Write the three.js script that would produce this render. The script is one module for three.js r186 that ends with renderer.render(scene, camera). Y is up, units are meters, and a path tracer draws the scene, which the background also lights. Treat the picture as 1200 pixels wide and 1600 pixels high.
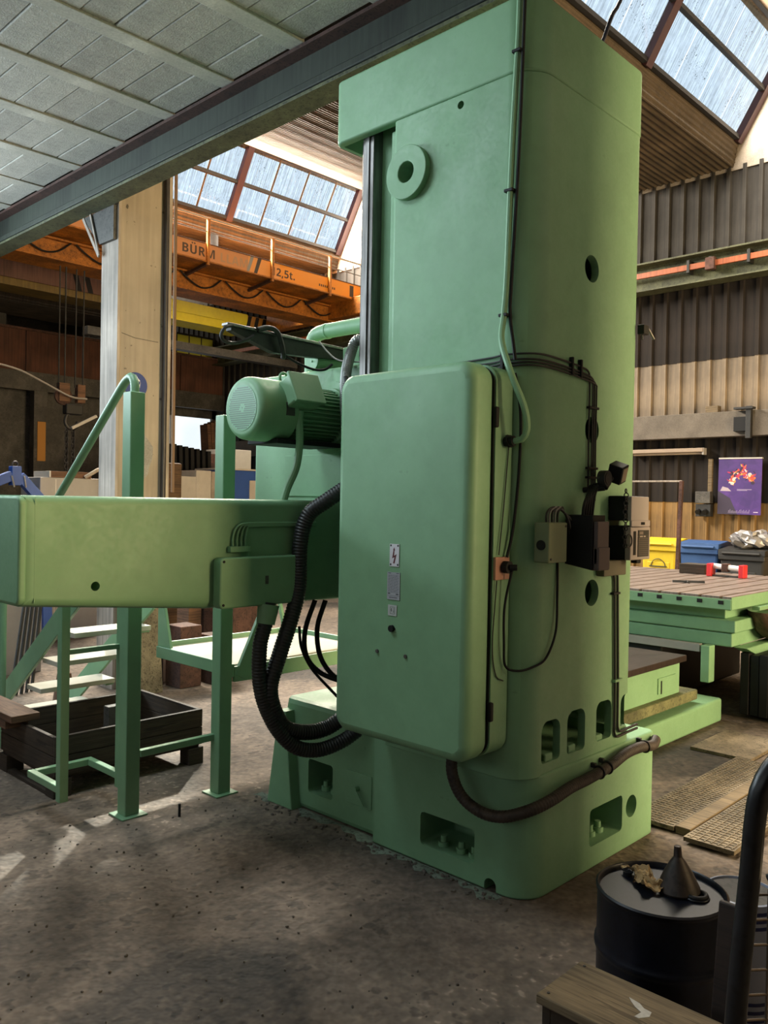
import * as THREE from 'three';
import { RoundedBoxGeometry } from 'three/addons/geometries/RoundedBoxGeometry.js';
import { mergeGeometries } from 'three/addons/utils/BufferGeometryUtils.js';
import { RectAreaLightUniformsLib } from 'three/addons/lights/RectAreaLightUniformsLib.js';
import { Brush, Evaluator, SUBTRACTION } from 'three-bvh-csg';

// ------------------------------------------------------------------ camera, exposure, lights
const scene = new THREE.Scene();
const renderer = new THREE.WebGLRenderer({ antialias: true });
renderer.toneMapping = THREE.LinearToneMapping;
renderer.toneMappingExposure = 1.0;
renderer.shadowMap.enabled = true;
RectAreaLightUniformsLib.init();
const camera = new THREE.PerspectiveCamera(62.85, 0.75, 0.05, 80);
camera.position.set(0, 1.6, 0);
camera.quaternion.setFromRotationMatrix(new THREE.Matrix4().makeBasis(
  new THREE.Vector3(0.72134727, 0.01830654, -0.69233156),
  new THREE.Vector3(-0.02176216, 0.9997561, 0.0037612),
  new THREE.Vector3(0.69223155, 0.0123535, 0.72156972)));
scene.background = new THREE.Color(1.05, 1.15, 1.25);

// glazing of the sawtooth roof: three bands in the hall, each with an area light of its size just inside
function areaLight(name, pos, look, w, h, color, intensity) {
  const l = new THREE.RectAreaLight(color, intensity, w, h);
  l.name = name; l.position.set(...pos); l.lookAt(...look); scene.add(l); return l;
}
const SKY_WARM = new THREE.Color(1.0, 0.9, 0.74), SKY_COOL = new THREE.Color(0.76, 0.92, 1.0);
const GLASS_Y0 = 6.81, GLASS_Y1 = 7.95, GLASS_RUN = 0.66;
const LIGHT = { tooth: [1, 30, 125, 4], sun: 12, roof: 12, window: 0.05, gate: 23, screen: 18 };  // roof, window, gate and screen sources are out of view
[3.56, -4.70, -12.96, -21.22].forEach((x, i) => {
  const c = [x + GLASS_RUN / 2 + 0.07, (GLASS_Y0 + GLASS_Y1) / 2 - 0.04, -7.75];
  areaLight('skylight_' + (i + 1), c, [c[0] + 1.14, c[1] - 0.66, c[2]], 8.3, 1.25, SKY_WARM, LIGHT.tooth[i]);
});
// the sun, low over the left end of the hall: it comes in through the middle rooflight band and lands round the stair
const sun = new THREE.DirectionalLight(new THREE.Color(1.0, 0.90, 0.74), LIGHT.sun);
sun.position.set(-4 - 0.68 * 30, 0.6 * 30, -2.5 - 0.733 * 30); sun.target.position.set(-4, 0, -2.5); sun.castShadow = true; sun.shadow.mapSize.set(4096, 4096); sun.shadow.radius = 2;
Object.assign(sun.shadow.camera, { left: -22, right: 22, top: 16, bottom: -16, near: 1, far: 70 }); scene.add(sun, sun.target);
// out of view: overhead panel and rear band, placed to light the machine front
areaLight('unseen_overhead_light', [-3.9, 4.23, -0.85], [-3.9, 0, -0.8501], 1.3, 1.5, SKY_COOL, LIGHT.roof);
areaLight('unseen_rear_light', [-2.5, 3.0, 4.88], [-2.5, 2.2, 0], 7, 1.5, SKY_COOL, LIGHT.window);
// out of view: cool source lighting machine fronts, warm one lighting right-hand sides
areaLight('unseen_left_light', [-8.94, 3.3, 0.4], [0, 3.3, 0.4], 5.0, 1.7, SKY_COOL, LIGHT.screen);
areaLight('unseen_right_light', [5.86, 2.6, -6.75], [0, 2.6, -6.75], 4.3, 4.6, new THREE.Color(1.0, 0.73, 0.37), LIGHT.gate);

// ------------------------------------------------------------------ helpers
const V = (x, y, z) => new THREE.Vector3(x, y, z);
let seed = 7;
const rnd = () => { seed = (seed * 1664525 + 1013904223) >>> 0; return seed / 4294967296; };
const rr = (a, b) => a + (b - a) * rnd();
const lerp = (a, b, t) => a + (b - a) * t;
function clean(g) {           // position, normal and uv in metres, not indexed
  let n = g.index ? g.toNonIndexed() : g;
  if (!n.attributes.normal) n.computeVertexNormals();
  const o = new THREE.BufferGeometry(), p = n.attributes.position, q = n.attributes.normal;
  const uv = new Float32Array(p.count * 2);
  for (let t = 0; t < p.count; t += 3) {
    let nx = 0, ny = 0, nz = 0;
    for (let k = 0; k < 3; k++) { nx += q.getX(t + k); ny += q.getY(t + k); nz += q.getZ(t + k); }
    nx = Math.abs(nx); ny = Math.abs(ny); nz = Math.abs(nz);
    for (let k = 0; k < 3; k++) {
      const i = t + k, x = p.getX(i), y = p.getY(i), z = p.getZ(i);
      const [u, v] = nx >= ny && nx >= nz ? [-z, y] : ny >= nz ? [x, -z] : [x, y];
      uv[2 * i] = u; uv[2 * i + 1] = v;
    }
  }
  o.setAttribute('position', p); o.setAttribute('normal', q); o.setAttribute('uv', new THREE.BufferAttribute(uv, 2));
  return o;
}
function bx(x0, x1, y0, y1, z0, z1, r = 0.004) {
  const w = Math.abs(x1 - x0), h = Math.abs(y1 - y0), d = Math.abs(z1 - z0), m = Math.min(w, h, d);
  const g = r > 0 ? new RoundedBoxGeometry(w, h, d, r > 0.02 ? 3 : 1, Math.min(r, m * 0.45)) : new THREE.BoxGeometry(w, h, d);
  return g.translate((x0 + x1) / 2, (y0 + y1) / 2, (z0 + z1) / 2);
}
const along = (g, a, b) => {   // geometry built along +y from 0, put between a and b
  const d = V(...b).sub(V(...a)), m = new THREE.Matrix4().makeRotationFromQuaternion(new THREE.Quaternion().setFromUnitVectors(V(0, 1, 0), d.clone().normalize()));
  m.setPosition(...a); return g.applyMatrix4(m);
};
const dist = (a, b) => V(...a).distanceTo(V(...b));
function cyl(a, b, r, seg = 16, r2 = r) { const L = dist(a, b); return along(new THREE.CylinderGeometry(r2, r, L, seg).translate(0, L / 2, 0), a, b); }
function bar(a, b, w, h = w, r = 0.004) { const L = dist(a, b); return along(bx(-w / 2, w / 2, 0, L, -h / 2, h / 2, r), a, b); }
function tube(pts, r, { n = 0, rad = 8, rib = 0, pitch = 0.018, tension = 0.5 } = {}) {
  const c = new THREE.CatmullRomCurve3(pts.map(p => V(...p)), false, 'catmullrom', tension), L = c.getLength();
  const N = n || (rib ? Math.min(700, Math.ceil(L / pitch * 4)) : Math.max(10, pts.length * 8));
  const g = new THREE.TubeGeometry(c, N, r, rad, false);
  if (rib) {
    const p = g.attributes.position;
    for (let i = 0; i <= N; i++) {
      const o = c.getPointAt(i / N), s = 1 + rib * Math.sin(i * Math.PI / 2);
      for (let j = 0; j <= rad; j++) { const k = i * (rad + 1) + j; p.setXYZ(k, o.x + (p.getX(k) - o.x) * s, o.y + (p.getY(k) - o.y) * s, o.z + (p.getZ(k) - o.z) * s); }
    }
    g.computeVertexNormals();
  }
  return g;
}
function poly(pts, depth, bevel = 0) {   // outline in xy, extruded along +z
  const s = new THREE.Shape(pts.map(p => new THREE.Vector2(p[0], p[1])));
  return new THREE.ExtrudeGeometry(s, { depth: depth - 2 * bevel, bevelEnabled: bevel > 0, bevelThickness: bevel, bevelSize: bevel, bevelOffset: -bevel, bevelSegments: 2, curveSegments: 8 }).translate(0, 0, bevel);
}
function rrect(x0, x1, y0, y1, r) {      // r: one radius or four, from (x0,y0) anticlockwise
  const [a, b, c, d] = Array.isArray(r) ? r : [r, r, r, r], s = new THREE.Shape();
  s.moveTo(x0 + a, y0); s.lineTo(x1 - b, y0); if (b) s.absarc(x1 - b, y0 + b, b, -Math.PI / 2, 0); s.lineTo(x1, y1 - c); if (c) s.absarc(x1 - c, y1 - c, c, 0, Math.PI / 2);
  s.lineTo(x0 + d, y1); if (d) s.absarc(x0 + d, y1 - d, d, Math.PI / 2, Math.PI); s.lineTo(x0, y0 + a); if (a) s.absarc(x0 + a, y0 + a, a, Math.PI, Math.PI * 1.5);
  return s;
}
function exs(shape, depth, bevel = 0, seg = 10) {
  return new THREE.ExtrudeGeometry(shape, { depth: depth - 2 * bevel, bevelEnabled: bevel > 0, bevelThickness: bevel, bevelSize: bevel, bevelOffset: -bevel, bevelSegments: 3, curveSegments: seg }).translate(0, 0, bevel);
}
const RY90 = new THREE.Matrix4().makeRotationY(Math.PI / 2);       // (x,y,z) -> (z,y,-x)
const UPZ = new THREE.Matrix4().makeRotationX(-Math.PI / 2);       // (x,y,z) -> (x,z,-y)
function smooth(g, crease = 0.6) {     // area-weighted normals across edges flatter than the crease angle, so large faces stay flat
  const n = g.index ? g.toNonIndexed() : g.clone(), p = n.attributes.position, F = p.count / 3, fn = [], at = new Map(), key = i => Math.round(p.getX(i) * 1e5) + ',' + Math.round(p.getY(i) * 1e5) + ',' + Math.round(p.getZ(i) * 1e5);
  const A = V(0, 0, 0), B = V(0, 0, 0), C = V(0, 0, 0), cs = Math.cos(crease), out = new Float32Array(p.count * 3);
  for (let t = 0; t < F; t++) { A.fromBufferAttribute(p, 3 * t); B.fromBufferAttribute(p, 3 * t + 1).sub(A); C.fromBufferAttribute(p, 3 * t + 2).sub(A); const c = B.clone().cross(C), l = c.length(); fn.push([c, l > 0 ? c.clone().divideScalar(l) : V(0, 1, 0)]); for (let k = 0; k < 3; k++) { const q = key(3 * t + k); if (!at.has(q)) at.set(q, []); at.get(q).push(t); } }
  for (let i = 0; i < p.count; i++) { const me = fn[Math.floor(i / 3)][1], s = V(0, 0, 0); for (const t of at.get(key(i))) if (fn[t][1].dot(me) >= cs) s.add(fn[t][0]); s.normalize(); out.set([s.x, s.y, s.z], 3 * i); }
  n.setAttribute('normal', new THREE.BufferAttribute(out, 3)); return n;
}
const base = new WeakMap(), taken = new Map();
function numbered(n) { const k = taken.get(n) || 0; taken.set(n, k + 1); return k ? n + '_' + String(k).padStart(3, '0') : n; }
function thing(name, label, category, at, group) {
  const o = new THREE.Group(); o.name = numbered(name); o.position.set(...at); o.userData = { label, category };
  if (group) o.userData.group = group;
  base.set(o, V(...at)); scene.add(o); return o;
}
function part(name, geos, mat, parent, { raw = false, label, kind } = {}) {
  const list = (Array.isArray(geos) ? geos : [geos]).map(g => raw ? g : clean(g));
  const g = list.length > 1 ? mergeGeometries(list) : list[0].clone(), b = base.get(parent);
  g.translate(-b.x, -b.y, -b.z);
  const m = new THREE.Mesh(g, mat); m.name = name; m.castShadow = m.receiveShadow = true;
  if (label) m.userData.label = label;
  if (kind) m.userData.kind = kind;
  base.set(m, b); parent.add(m); return m;
}
function solo(name, label, category, geos, mat, group, opt = {}) {
  const list = (Array.isArray(geos) ? geos : [geos]).map(g => opt.raw ? g : clean(g));
  const g = list.length > 1 ? mergeGeometries(list) : list[0].clone(); g.computeBoundingBox();
  const b = g.boundingBox, at = V((b.min.x + b.max.x) / 2, b.min.y, (b.min.z + b.max.z) / 2);
  g.translate(-at.x, -at.y, -at.z);
  const m = new THREE.Mesh(g, mat); m.name = numbered(name); m.position.copy(at); m.castShadow = m.receiveShadow = true;
  m.userData = { label, category }; if (group) m.userData.group = group;
  base.set(m, at); scene.add(m); return m;
}
function struct(name, geos, mat, label) {
  const m = solo(name, label, name.split('_')[0], geos, mat); m.userData.kind = 'structure'; delete m.userData.category; m.userData.category = 'structure'; return m;
}

// ------------------------------------------------------------------ textures
function fbm(size, cells, oct, s0) {     // tileable noise 0..1
  const out = new Float32Array(size * size); let amp = 1, tot = 0, st = s0;
  const r = () => { st = (st * 1664525 + 1013904223) >>> 0; return st / 4294967296; };
  for (let o = 0; o < oct; o++) {
    const [cx, cy] = Array.isArray(cells) ? [cells[0] << o, cells[1] << o] : [cells << o, cells << o];
    const lat = new Float32Array(cx * cy); for (let i = 0; i < lat.length; i++) lat[i] = r();
    for (let y = 0; y < size; y++) {
      const fy = y / size * cy, y0 = Math.floor(fy), ty = fy - y0, sy = ty * ty * (3 - 2 * ty), a = (y0 % cy) * cx, b = ((y0 + 1) % cy) * cx;
      for (let x = 0; x < size; x++) {
        const fx = x / size * cx, x0 = Math.floor(fx), tx = fx - x0, sx = tx * tx * (3 - 2 * tx), x1 = (x0 + 1) % cx;
        out[y * size + x] += amp * lerp(lerp(lat[a + x0 % cx], lat[a + x1], sx), lerp(lat[b + x0 % cx], lat[b + x1], sx), sy);
      }
    }
    tot += amp; amp *= 0.55;
  }
  for (let i = 0; i < out.length; i++) out[i] /= tot;
  return out;
}
function tex(size, fn, metres, srgb = true) {
  const d = new Uint8Array(size * size * 4);
  for (let y = 0; y < size; y++) for (let x = 0; x < size; x++) {
    const c = fn(x, y, y * size + x), i = (y * size + x) * 4, a = Array.isArray(c) ? c : [c, c, c];
    for (let k = 0; k < 3; k++) d[i + k] = Math.max(0, Math.min(255, a[k] * 255));
    d[i + 3] = 255;
  }
  const t = new THREE.DataTexture(d, size, size); t.wrapS = t.wrapT = THREE.RepeatWrapping; t.magFilter = THREE.LinearFilter; t.minFilter = THREE.LinearFilter;
  t.repeat.set(1 / metres, 1 / metres); if (srgb) t.colorSpace = THREE.SRGBColorSpace; t.needsUpdate = true; return t;
}
const ss = (a, b, x) => { const t = Math.max(0, Math.min(1, (x - a) / (b - a))); return t * t * (3 - 2 * t); };
const N1 = fbm(512, 4, 6, 11), N2 = fbm(512, 24, 4, 23), N3 = fbm(512, 90, 2, 37), NW = fbm(512, [3, 64], 4, 51), NV = fbm(512, [64, 3], 4, 77), NB = fbm(1024, 3, 7, 91), NC = fbm(1024, 40, 4, 97), ND = fbm(1024, 160, 2, 101);
const T = {
  paint: tex(512, (x, y, i) => 0.93 + 0.1 * (N1[i] - 0.5) + 0.05 * (N2[i] - 0.5) - 0.12 * ss(0.74, 0.8, N2[i]) * ss(0.55, 0.7, N1[i]), 1.4),
  paintRough: tex(512, (x, y, i) => 0.58 + 0.3 * (N1[i] - 0.5) + 0.2 * (N3[i] - 0.5), 0.9, false),
  dirt: tex(512, (x, y, i) => { const d = 0.62 + 0.55 * (N1[i] - 0.3) + 0.25 * (N2[i] - 0.5) - 0.18 * ss(0.62, 0.72, N3[i]); return [d, d * 0.985, d * 0.96]; }, 1.1),
  steel: tex(512, (x, y, i) => 0.75 + 0.35 * (NV[i] - 0.5) + 0.25 * (N1[i] - 0.5), 0.5),
  wood: tex(512, (x, y, i) => { const g = 0.72 + 0.5 * (NW[i] - 0.5) + 0.3 * (N1[i] - 0.5) - 0.3 * ss(0.66, 0.74, NW[i]); return [g, g * 0.97, g * 0.93]; }, 0.7),
  streak: tex(512, (x, y, i) => { const g = 0.8 + 0.35 * (NV[i] - 0.5) + 0.35 * (N1[i] - 0.5); return [g, g * 0.98, g * 0.95]; }, 1.3),
  block: tex(512, (x, y, i) => 0.87 + 0.28 * (N1[i] - 0.5) + 0.15 * (N3[i] - 0.5), 0.8),
  fine: tex(512, (x, y, i) => 0.5 + 0.7 * (N3[i] - 0.5) + 0.6 * (N2[i] - 0.5), 0.6, false),
  floor: tex(1024, (x, y, i) => {
    let d = 0.62 + 0.7 * (NB[i] - 0.5) + 0.22 * (NC[i] - 0.5) + 0.22 * (ND[i] - 0.5);
    d -= 0.16 * ss(0.70, 0.76, NC[i]); d += 0.22 * ss(0.74, 0.8, ND[i]) * ss(0.5, 0.6, NB[i]); d -= 0.2 * ss(0.55, 0.68, NB[(i + 262144 + 300) % 1048576]);
    return [d * 1.0, d * 0.955, d * 0.9];
  }, 3.6),
  floorBump: tex(1024, (x, y, i) => 0.5 + 0.5 * (NB[i] - 0.5) + 0.5 * (NC[i] - 0.5) + 0.35 * (ND[i] - 0.5), 3.6, false),
  plaster: tex(512, (x, y, i) => { const d = 0.9 + 0.22 * (N1[i] - 0.5) + 0.12 * (NV[i] - 0.5) - 0.35 * ss(0.76, 0.82, N2[i]); return [d, d * 0.98, d * 0.95]; }, 1.6),
  glass: tex(512, (x, y, i) => { const g = 0.86 + 0.4 * (NV[i] - 0.5) + 0.12 * (N2[i] - 0.5) - 0.5 * ss(0.72, 0.78, N3[i]) * ss(0.5, 0.62, N1[i]); return [g * 0.95, g * 1.01, g * 1.05]; }, 1.0),
};
function canvasTex(w, h, draw) {
  const c = document.createElement('canvas'); c.width = w; c.height = h; draw(c.getContext('2d'), w, h);
  const t = new THREE.CanvasTexture(c); t.colorSpace = THREE.SRGBColorSpace; return t;
}
const lin = (r, g, b) => new THREE.Color().setRGB(r, g, b);
function mat(color, o = {}) {
  const { metal = 0, rough = 0.6, map, bump, bs, rmap, ...rest } = o;
  const m = new THREE.MeshStandardMaterial({ color: Array.isArray(color) ? lin(...color) : new THREE.Color(color), metalness: metal, roughness: rough, ...rest });
  if (map) m.map = map; if (bump) { m.bumpMap = bump; m.bumpScale = bs || 0.002; } if (rmap) m.roughnessMap = rmap;
  return m;
}
const M = {
  green: mat([0.215, 0.41, 0.232], { rough: 1.0, map: T.paint, rmap: T.paintRough }),
  channel: mat([0.17, 0.145, 0.12], { rough: 0.9, map: T.block }), lining: mat([0.26, 0.19, 0.13], { rough: 0.85, map: T.streak }),
  frame: mat([0.20, 0.37, 0.215], { rough: 0.45, map: T.paint }),
  black: new THREE.MeshPhysicalMaterial({ color: lin(0.012, 0.012, 0.013), roughness: 0.55, specularIntensity: 0.4 }), hose: mat([0.016, 0.017, 0.018], { rough: 0.42 }),
  dark: mat([0.03, 0.03, 0.032], { rough: 0.6, map: T.dirt }),
  steel: mat([0.32, 0.30, 0.29], { metal: 0.8, rough: 0.42, map: T.steel }),
  steelDark: mat([0.10, 0.095, 0.10], { metal: 0.6, rough: 0.5, map: T.steel }),
  tread: mat([0.56, 0.53, 0.44], { rough: 0.75, map: T.paint, bump: T.fine, bs: 0.0008 }),
  plate: mat([0.33, 0.27, 0.19], { rough: 0.75, metal: 0.1, map: T.dirt }),
  floor: mat([0.45, 0.375, 0.325], { rough: 0.85, map: T.floor, bump: T.floorBump, bs: 0.016 }),
  ceiling: mat([0.56, 0.55, 0.50], { rough: 0.95, map: T.block, bump: T.fine, bs: 0.002 }),
  joist: mat([0.66, 0.65, 0.58], { rough: 0.9, map: T.block }),
  beam: mat([0.04, 0.055, 0.042], { rough: 0.7, map: T.streak }), olive: mat([0.17, 0.19, 0.10], { rough: 0.7, map: T.dirt }),
  rust: mat([0.16, 0.075, 0.06], { rough: 0.85, map: T.dirt }),
  tan: mat([0.39, 0.34, 0.285], { rough: 0.85, map: T.plaster }), flange: mat([0.52, 0.46, 0.42], { rough: 0.7, map: T.streak }),
  roof: mat([0.13, 0.10, 0.07], { rough: 0.8, map: T.streak }), cream: mat([0.48, 0.42, 0.36], { rough: 0.85, map: T.block }),
  purple: mat([0.055, 0.022, 0.03], { rough: 0.5 }), bar: mat([0.02, 0.022, 0.028], { rough: 0.5 }),
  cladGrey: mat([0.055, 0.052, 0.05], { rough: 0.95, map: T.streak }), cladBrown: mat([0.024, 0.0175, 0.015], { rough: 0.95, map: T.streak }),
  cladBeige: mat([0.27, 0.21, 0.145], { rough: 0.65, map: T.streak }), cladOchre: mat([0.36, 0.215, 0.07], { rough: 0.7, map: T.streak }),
  concrete: mat([0.36, 0.34, 0.31], { rough: 0.9, map: T.block, bump: T.fine, bs: 0.003 }),
  orange: mat([0.85, 0.30, 0.035], { rough: 0.55, map: T.dirt }), yellow: mat([0.92, 0.78, 0.015], { rough: 0.45, map: T.paint }),
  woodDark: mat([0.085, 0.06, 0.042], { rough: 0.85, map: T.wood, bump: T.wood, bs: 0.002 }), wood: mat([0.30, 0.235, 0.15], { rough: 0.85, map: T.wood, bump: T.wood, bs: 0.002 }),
  woodRed: mat([0.28, 0.15, 0.09], { rough: 0.8, map: T.wood }),
  drum: mat([0.008, 0.012, 0.03], { rough: 0.36, metal: 0.2, map: T.dirt }), white: mat([0.7, 0.7, 0.7], { rough: 0.5 }), offwhite: mat([0.62, 0.58, 0.54], { rough: 0.55, map: T.paint }),
  blue: mat([0.03, 0.10, 0.42], { rough: 0.5, map: T.paint }), red: mat([0.6, 0.02, 0.03], { rough: 0.4 }), grey: mat([0.35, 0.33, 0.32], { rough: 0.5, map: T.paint }),
  greyDark: mat([0.12, 0.115, 0.11], { rough: 0.6, map: T.dirt }), table: mat([0.42, 0.33, 0.29], { rough: 0.45, metal: 0.35, map: T.steel }),
  wall: mat([0.07, 0.062, 0.055], { rough: 0.9, map: T.dirt }), mezz: mat([0.12, 0.045, 0.028], { rough: 0.8, map: T.streak }),
  glow: new THREE.MeshPhysicalMaterial({ color: lin(0.95, 0.95, 0.95), roughness: 0, transmission: 1, thickness: 0, emissive: lin(1.0, 1.0, 1.0), emissiveIntensity: 1.7, emissiveMap: T.glass, map: T.glass }),
};
M.black.side = THREE.DoubleSide; M.green.side = THREE.DoubleSide; M.drum.side = THREE.DoubleSide;
// ------------------------------------------------------------------ the setting
function piece(name, g, m, parent, x, y, z, ry = 0) { const o = new THREE.Mesh(g, m); o.name = name; o.position.set(x, y, z); o.rotation.y = ry; o.castShadow = o.receiveShadow = true; parent.add(o); return o; }
function shell(name, label) { const g = new THREE.Group(); g.name = name; g.userData = { kind: 'structure', label, category: 'structure' }; base.set(g, V(0, 0, 0)); scene.add(g); return g; }
struct('floor', bx(-24, 6, -0.2, 0, -12.3, 5, 0), M.floor, 'worn grey concrete workshop floor with oil stains and grit');
{ // concrete slab with joists and infill blocks over the camera's bay
  const c = shell('ceiling', 'pale concrete ceiling of ribs and infill blocks above the front bay');
  part('slab', bx(-24, 6, 4.36, 4.6, -3.25, 5, 0), M.ceiling, c);
  const X = k => -3.904 - 0.7 * k, jg = clean(bx(-0.065, 0.065, 0, 0.07, -3.25, 4.95, 0.006));
  const far = [];
  for (let k = -13; k <= 28; k++) { if (k >= -2 && k <= 8) piece('joist', jg, M.joist, c, X(k), 4.312, 0); else far.push(bx(X(k) - 0.065, X(k) + 0.065, 4.312, 4.38, -3.25, 4.95, 0)); }
  part('far_joists', far, M.joist, c, { kind: 'stuff' });
  const tones = [0.9, 1, 1.08].map(t => { const m = M.ceiling.clone(); m.color.multiplyScalar(t); return m; });
  const bg = [0, 1, 2].map(() => clean(bx(-0.284, 0.284, 0, 0.05, -0.102, 0.102, 0.007)));
  for (let k = -2; k <= 7; k++) for (let j = 0; j < 15; j++) piece('infill_block', bg[j % 3], tones[Math.floor(rnd() * 3)], c, X(k) - 0.35, 4.323 + rr(-0.004, 0.004), -3.14 + j * 0.2095 + rr(-0.002, 0.002));
}
{ // steel beam at the edge of the slab
  const b = thing('steel_beam', 'dark green steel beam with olive lower flange along the concrete ceiling edge', 'beam', [-6, 4.0, -3.33]);
  part('lower_flange', bx(-14, 3, 4.0, 4.022, -3.42, -3.243, 0.003), M.olive, b);
  part('web', bx(-14, 3, 4.02, 4.285, -3.345, -3.325, 0), M.beam, b);
  part('upper_flange', bx(-14, 3, 4.283, 4.305, -3.42, -3.232, 0.003), M.rust, b, { label: 'rusty red upper flange' });
  part('side_rail', bx(-14, 3, 4.05, 4.10, -3.33, -3.27, 0.01), M.beam, b);
}
{ // steel and mortar column carrying the beam
  const c = thing('hall_column', 'tall tan mortar filled steel column behind the stair handrail', 'column', [-6.53, 0, -3.7]);
  part('core', bx(-6.65, -6.405, 0, 6.5, -3.93, -3.46, 0.004), M.tan, c);
  part('flange', [bx(-6.67, -6.39, 0, 6.5, -3.475, -3.45, 0.003)], M.flange, c); part('flange', bx(-6.67, -6.39, 0, 6.5, -3.955, -3.925, 0.003), M.flange, c);
  part('drain_pipe', cyl([-6.372, 0, -3.885], [-6.372, 6.4, -3.885], 0.022, 10), M.steelDark, c);
  part('bracket', poly([[-6.66, 3.72], [-6.42, 3.72], [-6.42, 4.0], [-6.95, 4.0]], 0.03).translate(0, 0, -3.45), M.greyDark, c);
  part('bracket_angle', [bar([-6.95, 4.0, -3.42], [-6.66, 3.62, -3.42], 0.03, 0.012, 0.002), bar([-6.80, 4.0, -3.41], [-6.64, 3.62, -3.41], 0.02, 0.012, 0.002)], M.flange, c);
  part('mortar_crack', [bar([-6.4035, 2.96, -3.5], [-6.4035, 2.935, -3.62], 0.003, 0.004, 0), bar([-6.4035, 2.935, -3.62], [-6.4035, 2.93, -3.84], 0.003, 0.004, 0)], M.greyDark, c);
  const pts = []; for (let i = 0; i < 22; i++) { const a = i / 22 * Math.PI * 2, r = 1 + 0.22 * Math.sin(3 * a + 1) + 0.1 * Math.sin(7 * a); pts.push([0.10 * r * Math.cos(a), 0.27 * r * Math.sin(a)]); }
  part('bare_patch', poly(pts, 0.004).applyMatrix4(RY90).translate(-6.406, 1.93, -3.68), M.concrete, c, { label: 'patch where the tan coat has come off' });
}
{
  const s = thing('safety_sign', 'round blue eye protection sign on the tan column', 'sign', [-6.4, 2.43, -3.631]);
  part('disc', cyl([-6.404, 2.54, -3.631], [-6.399, 2.54, -3.631], 0.108, 32), mat([0.006, 0.03, 0.17], { rough: 0.6 }), s);
  const w = mat([0.62, 0.64, 0.66], { rough: 0.5 });
  const head = new THREE.Shape(); head.absarc(0, 0.02, 0.042, -0.3, Math.PI + 0.3); head.lineTo(-0.028, -0.05); head.lineTo(0.028, -0.05);
  part('pictogram', exs(head, 0.002).applyMatrix4(RY90).translate(-6.3985, 2.54, -3.631), w, s);
  part('pictogram_goggles', bx(-6.3965, -6.3945, 2.55, 2.575, -3.67, -3.592, 0.001), mat([0.006, 0.03, 0.17]), s);
}
solo('unseen_shade_pier', 'unseen pier under the steel beam right of the machine, placed to shade the column side', 'pier', bx(-0.75, -0.5, 0, 4.0, -4.0, -3.15, 0.01), M.tan);  // pier out of view, placed to shade the near column side
for (let k = 0; k < 5; k++) { const z = -1.9 + k * 0.9, l = thing('unseen_shade_locker', 'unseen shading locker ' + ['nearest the stair', 'second from the stair', 'third from the stair', 'fourth from the stair', 'farthest from the stair'][k] + ', left of the frame', 'locker', [-5.9, 0, z + 0.44], 'unseen shading lockers left of the frame');  // lockers out of view, placed to shade the lower machine front
  part('body', bx(-6.2, -5.62, 0.06, 2.35, z, z + 0.88, 0.006), M.greyDark, l); part('door', bx(-5.62, -5.6, 0.1, 2.3, z + 0.02, z + 0.86, 0.004), M.greyDark, l); part('plinth', bx(-6.18, -5.66, 0, 0.06, z + 0.02, z + 0.86, 0), M.black, l); part('handle', bx(-5.6, -5.58, 1.1, 1.25, z + 0.7, z + 0.73, 0.003), M.steel, l); }
{ // sawtooth roof of the hall
  const h = shell('ceiling_hall', 'brown corrugated sawtooth roof lining of the hall');
  const prof = (x0) => {
    const key = [[x0 + GLASS_RUN, GLASS_Y1], [x0 + 6.46, 6.45], [x0 + 8.19, 6.45], [x0 + 8.26, GLASS_Y0]], out = []; let s = 0;
    for (let k = 0; k < 3; k++) {
      const [ax, ay] = key[k], [bx_, by] = key[k + 1], L = Math.hypot(bx_ - ax, by - ay), n = Math.ceil(L / 0.0125), tx = (bx_ - ax) / L, ty = (by - ay) / L;
      for (let i = 0; i < n; i++) { const u = i / n * L, w = 0.011 * Math.sin((s + u) / (k === 2 ? 0.075 : 0.09) * Math.PI * 2); out.push([ax + tx * u - ty * w, ay + ty * u + tx * w]); }
      s += L;
    }
    out.push(key[3]); return out;
  };
  for (const x0 of [3.56, -4.70, -12.96, -21.22, -29.48]) {
    const p = prof(x0).filter(q => q[0] > -24.2 && q[0] < 6.2), pos = [];
    for (let i = 0; i + 1 < p.length; i++) { const [a, b] = p[i], [c, d] = p[i + 1]; pos.push(a, b, -12.24, c, d, -12.24, c, d, -3.4, a, b, -12.24, c, d, -3.4, a, b, -3.4); }
    const g = new THREE.BufferGeometry(); g.setAttribute('position', new THREE.Float32BufferAttribute(pos, 3)); g.computeVertexNormals();
    const m = M.roof; m.side = THREE.DoubleSide;
    part('roof_sheet', g, m, h);
    if (x0 > -24) part('lining_board', [bar([x0 + GLASS_RUN + 0.04, GLASS_Y1 - 0.03, -12], [x0 + GLASS_RUN + 0.04, GLASS_Y1 - 0.03, -3.45], 0.3, 0.02)], M.lining, h);
  }
}
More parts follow.
